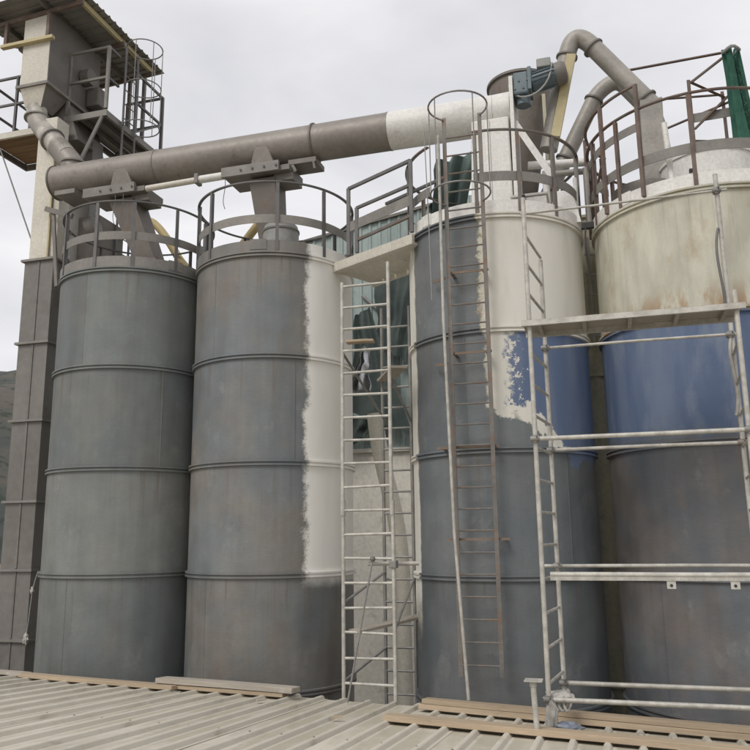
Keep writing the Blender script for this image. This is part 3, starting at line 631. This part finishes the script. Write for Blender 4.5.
m = MB(); m.tube(bez((-8.25, 12.35, 12.7), (-8.05, 12.35, 13.15), (-7.7, 12.3, 12.7), (-7.3, 12.28, 12.05), 14) + bez((-7.3, 12.28, 12.05), (-7.1, 12.28, 11.75), (-6.8, 12.2, 11.6), (-6.4, 12.2, 11.2), 10)[1:], .075, 14); m.build('hose_body', 'yellow', hs, smooth=True)
hs = thing('yellow_hose', (-5.7, 12.3, 12), 'yellow hose leaning behind the chute of the half painted silo', 'hose')
m = MB(); m.tube(bez((-5.45, 12.2, 12.75), (-5.6, 12.2, 12.5), (-5.95, 12.2, 12.2), (-6.25, 12.2, 11.7), 12), .075, 14); m.build('hose_body', 'yellow', hs, smooth=True)
m = MB(); m.tube([(-5.75, 12.25, 12.1), (-6.3, 12.3, 11.95)], .1, 14); m.build('hose_coupling', 'black', hs, smooth=True)
ht = thing('roof_hatch', (-.75, 10.5, 11.2), 'white boxy hatch with a black latch on the ladder silo roof', 'hatch')
m = MB(); m.box(-.98, -.52, 10.1, 10.6, 11.05, 11.42); m.build('frame', 'white', ht, bevel=.01)
m = MB(); m.box(-1.0, -.5, 10.08, 10.62, 11.425, 11.46); m.build('lid', 'white', ht, bevel=.008)
m = MB(); m.box(-.86, -.8, 10.05, 10.078, 11.3, 11.44); m.build('latch', 'black', ht)
va = thing('pipe_manifold', (-.3, 11.0, 11.3), 'white and grey pipework cluster on the ladder silo roof', 'pipework')
for i, (a, bb, r_) in enumerate((((-.55, 10.75, 11.15), (-.55, 10.75, 12.05), .05), ((-.55, 10.75, 12.0), (.0, 10.8, 12.0), .045), ((-.15, 10.55, 11.1), (-.15, 10.55, 11.8), .03), ((.0, 10.7, 11.1), (.0, 10.7, 12.0), .04), ((-.8, 10.9, 12.25), (.05, 11.05, 12.25), .06))):
    m = MB(); m.tube([a, bb], r_, 12); m.build('pipe', 'white' if i % 2 == 0 else 'pipe', va, smooth=True)
m = MB(); m.hexa([(-.55, 10.4, 11.1), (-.1, 10.4, 11.1), (-.1, 10.9, 11.1), (-.55, 10.9, 11.1)], [(-.42, 10.5, 11.62), (-.2, 10.5, 11.62), (-.2, 10.8, 11.62), (-.42, 10.8, 11.62)]); m.build('transition', 'white', va)
wp = thing('white_pole', (1.02, 9.75, 11.05), 'thin white pole beside the drop duct on the widest silo', 'pole')
m = MB(); m.tube([(1.02, 9.72, 11.05), (.98, 9.72, 12.0)], .035, 12); m.build('shaft', 'white', wp, smooth=True)
m = MB(); m.box(.95, 1.09, 9.68, 9.78, 11.03, 11.06); m.build('foot_plate', 'white', wp)

# support frame with netting behind the widest silo
sf = thing('support_frame', (1.6, 12.4, 11.0), 'brown angle iron frame standing behind the widest silo', 'frame')
for (a, bb, w_) in (((1.67, 12.4, 11.0), (1.69, 12.4, 14.05), .05), ((1.05, 13.0, 11.0), (1.08, 13.0, 14.2), .05), ((2.3, 12.4, 11.0), (2.3, 12.4, 14.4), .06), ((2.3, 13.2, 11.0), (2.3, 13.2, 14.2), .05),
                   ((.75, 12.4, 14.4), (2.3, 12.4, 14.44), .045), ((1.69, 12.4, 14.0), (2.28, 12.4, 14.4), .045), ((1.69, 12.4, 14.02), (2.3, 13.2, 14.1), .05), ((1.05, 13.0, 14.15), (2.3, 13.2, 14.15), .04), ((1.08, 13.0, 14.15), (.7, 12.6, 14.2), .045),
                   ((1.05, 12.7, 13.35), (2.3, 12.4, 13.6), .04), ((1.69, 12.4, 13.2), (2.3, 12.4, 13.75), .04), ((1.69, 12.4, 13.0), (2.3, 13.2, 13.3), .04)):
    m = MB(); m.angle(a, bb, w_); m.build('angle_bar', 'rust', sf)
m = MB(); m.beam((1.69, 12.42, 13.4), (2.3, 12.42, 13.42), .012, .15); m.build('flat_bar', 'band', sf)
nt_ = thing('safety_net', (2.4, 12.2, 11.4), 'green safety netting gathered round a post behind the widest silo', 'net')
rows = []
for i in range(26):
    f = i / 25; row = []
    for j in range(29):
        s = j / 28; a = s * 5.2 - .6
        rr = .10 + .09 * f + .03 * math.sin(a * 5 + f * 4) + .02 * mn.noise((a * 2, f * 6, 1))
        row.append((2.29 + .13 * f + rr * math.cos(a + f * .7), 12.15 + rr * .8 * math.sin(a + f * .7), 14.32 - 2.95 * f + .05 * math.sin(a * 3)))
    rows.append(row)
m = MB(); m.sheet(rows, .006); m.build('net_sheet', 'net', nt_, smooth=True)
m = MB(); m.tube([Vector((2.28 + .12 * math.cos(a), 12.12 + .12 * math.sin(a), 14.27 + .02 * math.sin(3 * a))) for a in [R(q) for q in range(0, 360, 24)]], .025, 6, closed=True); m.build('net_tie', 'filt', nt_, smooth=True)

# ================================================================== walkway between the second and third silo
wk = thing('walkway_bridge', (-3.1, 10.5, 10.9), 'cream walkway with grey railings bridging the two middle silos', 'walkway')
A_, B_ = Vector((-3.74, 10.68, 10.9)), Vector((-2.3, 9.88, 10.9)); dW = (B_ - A_).normalized(); nW = Vector((-dW.y, dW.x, 0))
m = MB(); m.beam(A_ + Vector((0, 0, .03)), B_ + Vector((0, 0, .03)), .05, .125); m.build('edge_beam', 'cream', wk)
m = MB(); m.beam(A_ + nW * .02 - Vector((0, 0, .04)), B_ + nW * .02 - Vector((0, 0, .04)), .09, .01); m.build('beam_flange', 'cream', wk)
m = MB(); m.beam(A_ + nW * .85, B_ + nW * .75, .05, .16); m.build('edge_beam', 'cream', wk)
for k in range(6):
    p = A_.lerp(B_, (k + .06) / 6); q = A_.lerp(B_, (k + .94) / 6)
    m = MB(); m.hexa([p + nW * .03 + Vector((0, 0, -.03)), q + nW * .03 + Vector((0, 0, -.03)), q + nW * .82 + Vector((0, 0, -.03)), p + nW * .82 + Vector((0, 0, -.03))],
                     [p + nW * .03, q + nW * .03, q + nW * .82, p + nW * .82]); m.build('deck_plate', 'cream', wk)
up = lambda p, z: Vector((p.x, p.y, z))
a0, b0 = A_.lerp(B_, .22), A_.lerp(B_, .985)
for z, h, mt in ((12.08, .045, 'rail'), (11.72, .04, 'rail')):
    s0 = a0 if z > 12 else a0.lerp(b0, .14)
    m = MB(); m.beam(up(s0, z), up(b0, z), .04, h); m.build('hand_rail', mt, wk)
m = MB(); m.beam(up(a0, 11.47), up(b0, 11.5), .01, .15); m.build('middle_band', 'band', wk)
m = MB(); m.beam(up(a0.lerp(b0, .14), 11.22), up(b0, 11.27), .04, .04); m.build('hand_rail', 'lrust', wk)
for f, z1 in ((0, 12.08), (.14, 11.72), (1, 12.08)):
    p = a0.lerp(b0, f); m = MB(); m.beam(up(p, 11.03), up(p, z1), .05, .05, (0, 1, 0)); m.build('rail_post', 'rail', wk)
m = MB(); m.beam(up(a0, 12.08) + nW * .8, up(b0, 12.08) + nW * .75, .04, .04); m.build('hand_rail', 'rail', wk)
# ================================================================== caged ladder of the third silo
l3 = caged_ladder('caged_ladder', 'tall rust streaked caged ladder on the front of the blue patched silo', (-1.735, 9.36), (-1.27, 9.36), 0, 5.42, 12.33, (0, -1), .25, 'lrust', (11.12, 12.3), (.18, .36, .64, .82), .37, rung_r=.011)
WL3 = WL[l3.name]
for z, x0, x1 in ((10.22, -1.76, -1.24), (9.18, -1.76, -1.24), (8.02, -1.95, -1.2), (6.94, -1.85, -1.12)):
    m = MB(); m.beam((x0, 9.395, z), (x1, 9.395, z), .012, .03); m.build('bracket_bar', 'rusty', l3)
    for x in (x0 + .06, x1 - .06):
        m = MB(); m.beam((x, 9.39, z), (x + (.0), 9.75, z), .04, .012); m.build('bracket_arm', 'rusty', l3)
for z in (10.15, 9.05):
    m = MB(); m.beam((-1.78, 9.36, z), (-2.0, 9.66, z + .06), .012, .04); m.build('bracket_arm', 'rusty', l3)
pl = thing('white_rod', (-1.62, 9.24, 5.15), 'long thin white rod leaning along the caged ladder of the third silo', 'rod')
m = MB(); m.tube([(-1.80, 9.27, 12.05), (-1.80, 9.27, 9.6), (-1.735, 9.22, 7.0), (-1.63, 9.2, 5.2)], .02, 10); m.build('rod', 'galv', pl, smooth=True)
rp_ = tag(MB().tube([(-1.99, 9.3, 12.15), (-1.985, 9.42, 11.0), (-1.97, 9.42, 9.9)], .007, 5).build('rope', 'filt'), 'thin pale rope hanging left of the caged ladder on the third silo', 'rope')

# ================================================================== narrow scaffold in the gap
sc1 = thing('scaffold_tower', (-2.84, 9.42, 5.08), 'narrow white scaffold ladder frame in the gap between the middle silos', 'scaffold')
for (x, z0, z1) in ((-3.16, 5.1, 7.3), (-3.165, 7.3, 10.25), (-2.525, 5.1, 7.36), (-2.54, 7.36, 10.47)):
    m = MB(); m.tube([(x, 9.42, z0), (x, 9.42, z1)], .024, 12); m.build('standard', 'galv', sc1, smooth=True)
for x in (-3.162, -2.532):
    m = MB(); m.tube([(x, 9.42, 7.24), (x, 9.42, 7.42)], .031, 12); m.build('joint_sleeve', 'galv', sc1, smooth=True)
for k in range(18):
    z = 5.28 + k * .289; zz = random.uniform(-.008, .008)
    m = MB(); m.tube([(-3.16, 9.42, z + zz), (-2.53, 9.42, z - zz)], .017, 10); m.build('rung', 'galv', sc1, smooth=True)
for (a, bb) in (((-3.16, 9.44, 9.3), (-3.0, 10.88, 8.6)), ((-3.16, 9.44, 6.2), (-3.04, 10.88, 6.5)), ((-2.53, 9.44, 8.95), (-2.63, 10.88, 8.6)), ((-3.16, 9.44, 5.3), (-3.04, 10.88, 5.5)), ((-2.53, 9.44, 5.9), (-2.63, 10.88, 6.4))):
    m = MB(); m.tube([a, bb], .018, 8); m.build('brace', 'galvd', sc1, smooth=True)
for x in (-3.05, -2.63):
    m = MB(); m.tube([(x, 10.9, 4.3), (x, 10.9, 10.3)], .024, 10); m.build('standard', 'galvd', sc1, smooth=True)
for k in range(19):
    z = 4.6 + k * .3
    m = MB(); m.tube([(-3.05, 10.9, z), (-2.63, 10.9, z)], .016, 8); m.build('rung', 'galvd', sc1, smooth=True)
m = MB(); m.tube([(-2.86, 9.47, 6.66), (-2.26, 9.62, 6.66)], .026, 12); m.build('tie_tube', 'galv', sc1, smooth=True)
m = MB(); m.box(-2.575, -2.485, 9.38, 9.5, 6.61, 6.7); m.build('tube_clamp', 'galvd', sc1, bevel=.01)
def board(label, cx, cy, cz, L, W, T, rz, mat='wood', ry=0, rx=0, group=None, name='timber_board'):
    m = MB(); n = 8; grid = []
    bow = random.uniform(-.006, .006)
    for zz in (0, T):
        pass
    vs_ = []; 
    for i in range(n + 1):
        x = -L / 2 + L * i / n; dz = bow * math.cos(x / L * math.pi) + random.uniform(-.0015, .0015)
        for (yy, zz) in ((-W / 2, 0), (W / 2, 0), (W / 2, T), (-W / 2, T)): vs_.append((x, yy + random.uniform(-.002, .002), zz + dz))
    fs = [(0, 3, 2, 1), (n * 4, n * 4 + 1, n * 4 + 2, n * 4 + 3)]
    for i in range(n):
        for q in range(4): fs.append((i * 4 + q, i * 4 + (q + 1) % 4, i * 4 + 4 + (q + 1) % 4, i * 4 + 4 + q))
    m.add(vs_, fs); o = m.build(name, mat, bevel=.004); o.location = (cx, cy, cz); o.rotation_euler = (rx, ry, rz)
    return tag(o, label, 'board', group)
board('short brown board lying across a rung high in the narrow scaffold', -2.92, 9.42, 9.42, .36, .14, .03, .1, 'wood')
board('pale board sloping back through the lower rungs of the narrow scaffold', -2.72, 10.0, 5.90, 1.3, .2, .035, R(62), 'gwood', ry=R(-4))
board('grey board wedged across the upper rear of the narrow scaffold', -2.75, 10.3, 9.15, 1.3, .22, .035, R(-66), 'gwood', ry=R(3))
rl = thing('roller_pole', (-3.03, 9.2, 5.1), 'thin leaning pole with a ball end before the narrow scaffold', 'pole')
m = MB(); m.tube([(-3.03, 9.17, 5.12), (-2.765, 9.35, 6.72)], .012, 8); m.build('shaft', 'galvd', rl, smooth=True)
m = MB(); m.tube([Vector((-2.765, 9.35, 6.72)) + Vector((0, 0, q)) for q in (-.035, -.025, 0, .025, .035)], [.008, .026, .036, .026, .006], 12); m.build('ball_end', 'dark', rl, smooth=True)

# ================================================================== scaffold bay on the right
sb = thing('scaffold_bay', (.33, 8.65, 5.1), 'white paint splashed scaffold bay with rails before the two right silos', 'scaffold')
FY, BY, LX, RX = 8.25, 9.06, -.68, 1.34
for (x, y, z0, z1, mt) in ((LX, FY, 5.3, 7.4, 'galv'), (LX, FY, 7.4, 10.6, 'galv'), (LX + .1, BY, 5.35, 7.5, 'galv'), (LX + .1, BY, 7.5, 10.15, 'galv'),
                       (RX, FY, 5.3, 9.35, 'galv'), (RX + .06, BY, 5.2, 7.5, 'galv'), (RX + .06, BY, 7.5, 10.95, 'galv')):
    m = MB(); m.tube([(x, y, z0), (x, y, z1)], .025, 12); m.build('standard', mt, sb, smooth=True)
for x in (LX, RX):
    for k in range(15):
        z = 5.56 + k * .33
        if x == RX and z > 9.2: break
        if abs(z - 9.19) < .1: continue
        m = MB(); m.tube([(x, FY, z), (x + (.1 if x == LX else .06), BY, z)], .016, 8); m.build('rung', 'galv', sb, smooth=True)
for (y, z, r_, x0, x1) in ((FY, 5.43, .024, -.72, 2.2), (BY, 5.45, .024, -.62, 2.2), (FY, 6.6, .026, -.6, 2.2), (BY, 6.65, .02, -.72, 2.2), (FY, 7.95, .024, -.68, 1.4), (BY, 7.91, .02, -.58, 1.46), (BY, 9.08, .017, -.6, 1.44), (BY, 10.74, .014, -.78, 1.5)):
    m = MB(); m.tube([(x0, y - .03, z), ((x0 + x1) / 2, y - .03, z + random.uniform(-.006, .006)), (x1, y - .03, z)], r_, 10); m.build('ledger', 'galv', sb, smooth=True)
m = MB(); m.beam((-.6, FY - .032, 6.566), (2.2, FY - .032, 6.566), .03, .045); m.build('rail_angle', 'galv', sb)
for x in (.52, 1.08):
    m = MB(); m.hexa([(x - .04, FY - .04, 6.47), (x + .04, FY - .04, 6.47), (x + .04, FY - .03, 6.47), (x - .04, FY - .03, 6.47)], [(x - .04, FY - .04, 6.543), (x + .04, FY - .04, 6.543), (x + .04, FY - .03, 6.543), (x - .04, FY - .03, 6.543)])
    tb = m.build('bracket_tab', 'galv', sb); m = MB(); m.tube([(x, FY - .044, 6.5), (x, FY - .041, 6.5)], .014, 10); m.build('bolt_hole', 'black', tb)
for (x, y, z) in ((RX + .04, BY - .02, 9.08), (RX + .05, BY - .02, 7.91), (LX, FY - .02, 7.95), (LX + .1, BY - .02, 7.91), (LX + .1, BY - .02, 9.08), (LX + .1, BY - .02, 6.65), (LX, FY - .02, 5.43), (LX + .1, BY - .02, 5.45), (RX, FY - .02, 7.95), (RX + .05, BY - .02, 10.74)):
    m = MB(); m.tube([(x, y, z - .035), (x, y, z + .035)], .036, 12); cp_ = m.build('tube_clamp', 'galvd', sb, smooth=True)
    m = MB(); m.tube([(x - .045, y - .02, z), (x + .045, y - .02, z)], .03, 10); m.build('clamp_saddle', 'galvd', cp_, smooth=True)
    m = MB(); m.tube([(x + .02, y - .035, z + .02), (x + .02, y - .075, z + .02)], .009, 6); m.build('clamp_bolt', 'lrust', cp_)
m = MB(); m.tube(bez((RX + .04, BY - .03, 9.05), (RX - .03, BY - .06, 8.7), (RX + .1, BY - .06, 8.5), (RX + .02, BY - .03, 8.2)) , .016, 6); m.build('tied_rope', 'cloth', sb, smooth=True)
m = MB(); m.tube(bez((RX + .03, BY - .03, 10.3), (RX - .06, BY - .06, 10.0), (RX + .03, BY - .06, 9.7), (RX + .02, BY - .03, 9.4)), .014, 6); m.build('tied_rope', 'rail', sb, smooth=True)
dk = MB(); dk.box(-.76, 1.42, 8.2, 8.72, 9.2, 9.206); dp = dk.build('deck_plate', 'gwood', sb)
for y in (8.2, 8.72):
    m = MB(); m.box(-.76, 1.42, y - .02, y + .02, 9.14, 9.198); m.build('deck_edge', 'galv', dp)
for k in range(5):
    m = MB(); m.box(-.6 + k * .46, -.56 + k * .46, 8.222, 8.698, 9.15, 9.195); m.build('stiffener', 'gwood', dp)
for (x, y) in ((LX, FY), (LX + .1, BY), (RX, FY), (RX + .06, BY)):
    z0 = zr(x, y) + .035
    m = MB(); m.box(x - .07, x + .07, y - .07, y + .07, z0 + (.11 if x > 0 and y < 8.5 else 0), z0 + .012 + (.11 if x > 0 and y < 8.5 else 0)); m.build('base_plate', 'galvd', sb)
    m = MB(); m.tube([(x, y, z0 + .01), (x, y, 5.36)], .017, 8); m.build('jack_screw', 'galvd', sb, smooth=True)
bj = thing('base_jack', (-.78, 7.9, 5.15), 'upright steel prop with a flat plate on top before the scaffold bay', 'prop')
zj = zr(-.78, 7.9) + .04
m = MB(); m.tube([(-.77, 7.9, zj), (-.79, 7.9, 5.62)], .027, 12); m.build('shaft', 'galv', bj, smooth=True)
m = MB(); m.tube([(-.79, 7.9, 5.60), (-.79, 7.9, 5.65)], .034, 12); m.build('collar', 'galv', bj, smooth=True)
m = MB(); m.box(-.865, -.7, 7.83, 7.97, 5.65, 5.662); m.build('head_plate', 'galv', bj)
# cloth tied to the foot of the scaffold, bag below
def crumple(name, c, sx, sy, sz, mat, seed, amp=.3, fold=5):
    m = MB(); nu, nv = 28, 18; vs_ = []; fs = []
    for i in range(nv + 1):
        th_ = math.pi * i / nv
        for j in range(nu):
            ph = 2 * math.pi * j / nu; d = Vector((math.sin(th_) * math.cos(ph), math.sin(th_) * math.sin(ph), math.cos(th_)))
            k = 1 + amp * mn.noise((d.x * 2 + seed, d.y * 2, d.z * 2)) + amp * .6 * abs(mn.noise((d.x * fold, d.y * fold + seed, d.z * fold)))
            vs_.append((c[0] + d.x * sx * k, c[1] + d.y * sy * k, c[2] + d.z * sz * k))
    for i in range(nv):
        for j in range(nu): fs.append((i * nu + j, i * nu + (j + 1) % nu, (i + 1) * nu + (j + 1) % nu, (i + 1) * nu + j))
    m.add(vs_, fs); return m.build(name, mat, smooth=True)
cl = thing('tied_cloth', (-.62, 8.4, 5.3), 'grubby white cloth knotted round the foot of the scaffold bay', 'cloth')
for (c, s_) in (((-.6, 8.42, 5.42), (.12, .16, .05)), ((-.66, 8.22, 5.28), (.055, .06, .15)), ((-.53, 8.6, 5.37), (.06, .08, .07))):
    o = crumple('cloth_fold', c, *s_, 'cloth', c[0] * 9, .5); o.parent = cl; o.location = -WL[cl.name]
for q in range(3):
    m = MB(); m.tube(bez((-.66 + q * .05, 8.27, 5.42), (-.62 + q * .06, 8.2, 5.3), (-.56 + q * .02, 8.22, 5.3), (-.55 + q * .04, 8.4, 5.4)), .013, 6); m.build('cloth_strip', 'cloth', cl, smooth=True)
bgc = (-.53, 8.2, zr(-.53, 8.2) + .075)
tag(crumple('plastic_bag', bgc, .13, .09, .05, 'bag', 3.3, .5, 6), 'crumpled grey blue plastic bag on the roof at the scaffold foot', 'bag')

# ================================================================== boards on the roof edge
def rb(label, x0, y0, x1, y1, W, T, lift, mat, group='boards along the roof edge'):
    d = Vector((x1 - x0, y1 - y0)); n_ = Vector((-d.y, d.x)).normalized() * W / 2; cx, cy = (x0 + x1) / 2 + n_.x, (y0 + y1) / 2 + n_.y
    rz = math.atan2(d.y, d.x); dz = (zr(x1, y1) - zr(x0, y0)) / d.length
    o = board(label, cx, cy, zr(cx, cy) + .038 + lift, d.length, W, T, 0, mat, group=group, name='timber_plank')
    o.rotation_euler = (Matrix.Rotation(rz, 3, 'Z') @ Matrix.Rotation(-math.atan(dz), 3, 'Y') @ Matrix.Rotation(-.079, 3, 'X')).to_euler()
    return o
rb('grey weathered plank on the roof edge at the far left corner', -9.6, 9.25, -7.55, 9.2, .2, .04, .0, 'gwood')
rb('long plank with bright sawn edge on the roof before the far left silo', -7.5, 9.08, -5.2, 8.98, .22, .045, .0, 'wood')
rb('thick grey topped plank on the roof before the half painted silo', -5.5, 9.1, -3.68, 9.06, .26, .06, .05, 'gwood')
rb('plank on the roof right under the grey topped plank before the half painted silo', -5.35, 9.11, -3.8, 9.07, .22, .045, .0, 'wood')
rb('lower plank of the stack of two before the ladder silo', -2.16, 9.0, 2.6, 8.42, .2, .055, .0, 'wood')
rb('upper plank of the stack of two before the ladder silo', -2.12, 9.0, 2.6, 8.44, .19, .05, .058, 'wood')
rb('nearest plank lying across the roof ribs in front of the stack', -2.28, 7.98, 1.6, 7.62, .22, .055, .0, 'wood')
for k, (x, y, a, mt) in enumerate(((-2.74, 7.94, .4, 'wood'), (-5.0, 8.75, .2, 'gwood'), (-3.9, 8.7, .9, 'gwood'))):
    m = MB(); m.hexa([(-.06, -.02, 0), (.06, -.025, 0), (.055, .02, 0), (-.05, .025, 0)], [(-.055, -.02, .014), (.05, -.018, .02), (.05, .016, .018), (-.045, .018, .012)])
    o = m.build('wood_chip', mt); o.location = (x, y, zr(x, y) + .04); o.rotation_euler = (.08, 0, a)
    tag(o, ('pale wood offcut lying on the roof before the narrow scaffold', 'small grey scrap on the roof near the left planks', 'small grey scrap on the roof near the half painted silo')[k], 'offcut')
wr = thing('hanging_rag', (-8.9, 10.9, 5.3), 'white rag on a wire hanging beside the elevator trunk', 'rag')
m = MB(); m.tube(bez((-8.8, 10.95, 6.5), (-8.9, 10.92, 6.2), (-8.86, 10.92, 5.9), (-8.92, 10.92, 5.5)), .008, 6); m.build('wire', 'filt', wr, smooth=True)
o = crumple('rag_fold', (-8.92, 10.92, 5.47), .04, .03, .07, 'cloth', 1.7, .6); o.parent = wr; o.location = -WL[wr.name]
o = crumple('rag_fold', (-8.87, 10.92, 6.2), .025, .02, .05, 'cloth', 4.7, .6); o.parent = wr; o.location = -WL[wr.name]

# ================================================================== pipes in the gaps
op = thing('down_pipe', (.08, 11.65, 0), 'olive beige vertical pipe in the gap between the two right silos', 'pipe')
for (z0, z1) in ((0, 5.0), (5.0, 9.2), (9.2, 11.6)):
    m = MB(); m.tube([(-.03, 11.65, z0 + .004), (-.03, 11.65, z1 - .004)], .165, 24); m.build('pipe_length', 'olive', op, smooth=True)
for z in (5.0, 9.2, 11.6):
    m = MB(); m.tube([(-.03, 11.65, z - .02), (-.03, 11.65, z + .02)], .205, 24); m.build('pipe_flange', 'olive', op, smooth=True)
m = MB(); m.box(-.06, -.02, 11.3, 11.34, 9.6, 11.2); m.build('bracket_bar', 'pipe', op)
for k in range(5):
    m = MB(); m.beam((-.1, 11.32, 9.75 + k * .3), (.18, 11.32, 9.72 + k * .3), .02, .03); m.build('bracket_step', 'pipe', op)
cb = thing('cable_clip', (-.02, 10.25, 11.0), 'black clip with looping cable where the two right silo rims meet', 'cable')
m = MB(); m.box(-.1, .06, 10.3, 10.36, 10.96, 11.05); m.build('clip', 'black', cb, bevel=.01)
m = MB(); m.tube(bez((-.05, 10.3, 10.97), (-.1, 10.25, 10.5), (-.02, 10.3, 10.3), (.02, 10.33, 10.1)), .012, 6); m.build('cable', 'black', cb, smooth=True)
eb = thing('waste_pipe', (-3.1, 12.0, 0), 'beige curved pipe running down behind the narrow scaffold', 'pipe')
m = MB(); m.tube(bez((-3.5, 12.05, 8.9), (-3.42, 12.05, 7.9), (-3.15, 12.05, 7.6), (-3.1, 12.05, 6.4), 14) + [Vector((-3.08, 12.05, 4.0)), Vector((-3.08, 12.05, 0))], .13, 18); m.build('pipe_length', 'cream', eb, smooth=True)

# ================================================================== green clad shed behind
GY = 18.0
gs = thing('green_shed', (-6.5, GY + .1, 0), 'tall shed with faded green ribbed cladding seen through the gap behind the silos', 'shed')
def ztop(x): return 14.4 + (x + 6.9) * .17
xs = -12.0
while xs < -2.85:
    m = MB(); prof = []
    for k in range(4): prof += [(k * .25, 0), (k * .25 + .15, 0), (k * .25 + .175, -.03), (k * .25 + .225, -.03)]
    prof.append((1.0, 0))
    m.sheet([[(xs + px, GY + py, 9.0), (xs + px, GY + py, ztop(xs) - .35), (xs + px, GY + py, ztop(xs + px))] for (px, py) in prof], -.004); m.build('wall_sheet', 'teal', gs)
    xs += 1.0
m = MB(); m.box(-12.0, -3.0, GY + .06, GY + .3, 0, 8.98); lw = m.build('lower_wall', 'wall', gs)
m = MB(); m.box(-12.05, -2.98, GY - .05, GY + .05, 8.93, 9.02); m.build('sill_strip', 'wall', gs)
m = MB(); m.beam((-12.1, GY, ztop(-12.1) + .03), (-2.9, GY, ztop(-2.9) + .03), .16, .07); m.build('verge_trim', 'dark', gs)
m = MB(); q_ = lambda z: [(-12.1, GY + .09, ztop(-12.1) - .02 + z), (-2.9, GY + .09, ztop(-2.9) - .02 + z), (-2.9, GY + 9, ztop(-2.9) - .02 + z), (-12.1, GY + 9, ztop(-12.1) - .02 + z)]
m.hexa(q_(0), q_(.06)); m.build('roof', 'dark', gs)
for (a, bb) in (((-5.5, GY - .08, 12.8), (-4.5, GY - .08, 11.8)), ((-6.0, GY - .08, 10.7), (-4.7, GY - .08, 12.1)), ((-4.9, GY - .09, 9.1), (-4.9, GY - .09, 12.0))):
    m = MB(); m.tube([a, bb], .035, 8); m.build('brace_tube', 'galvd', gs, smooth=True)
def drape(name, label, cat, mat, top, bot, n=10, mrow=14, wave=.06, seed=0.):
    rows = []
    for i in range(mrow + 1):
        f = i / mrow; row = []
        for j in range(n * 2 + 1):
            s = j / (n * 2); a = Vector(top[0]).lerp(Vector(top[1]), s); bb = Vector(bot[0]).lerp(Vector(bot[1]), s)
            p = a.lerp(bb, f); p.y += wave * mn.noise((s * 5 + seed, f * 2.2, seed)) + wave * .8 * math.sin(s * 14 + seed + f * 2); p.x += .05 * mn.noise((f * 4, s * 2, seed + 5)); p.z += .06 * mn.noise((s * 6, f * 3, seed + 9)) * (1 if 0 < i else .5)
            row.append(p)
        rows.append(row)
    return tag(MB().sheet(rows, .005).build(name, mat, smooth=True), label, cat)
drape('torn_tarpaulin', 'dark torn tarpaulin hanging on the green wall beneath the walkway', 'tarpaulin', 'tarp', [(-5.12, 17.57, 13.29), (-3.70, 17.57, 13.66)], [(-4.99, 17.57, 11.44), (-4.32, 17.57, 10.95)], seed=1)
drape('torn_tarpaulin', 'dark tattered strip of tarpaulin hanging halfway down the green wall', 'tarpaulin', 'tarp', [(-5.55, 17.51, 12.18), (-5.18, 17.51, 12.36)], [(-5.67, 17.51, 9.84), (-4.19, 17.51, 9.22)], seed=4)
drape('torn_tarpaulin', 'dark rag of tarpaulin at the foot of the green wall', 'tarpaulin', 'tarp', [(-6.04, 17.63, 9.84), (-5.06, 17.63, 9.59)], [(-6.04, 17.63, 8.85), (-5.30, 17.63, 9.34)], seed=8)
drape('foil_sheet', 'shiny silver plastic sheet dangling behind the narrow scaffold', 'plastic sheet', 'foil', [(-3.6, 11.75, 9.95), (-3.5, 11.75, 9.9)], [(-3.95, 11.75, 9.15), (-3.5, 11.75, 9.25)], wave=.12, seed=6)
drape('green_tarpaulin', 'grey green tarpaulin hung between conveyor tube and caged ladder silo', 'tarpaulin', 'ttarp', [(-2.3, 11.75, 12.95), (-1.62, 11.7, 13.0)], [(-2.5, 11.8, 11.5), (-2.1, 11.8, 11.4)], wave=.1, seed=11)
drape('green_tarpaulin', 'dark bunched tarpaulin behind the railing left of the caged ladder', 'tarpaulin', 'tarp', [(-2.75, 12.1, 11.9), (-2.3, 12.0, 12.55)], [(-2.7, 12.1, 11.1), (-2.0, 12.0, 11.1)], wave=.14, seed=15)
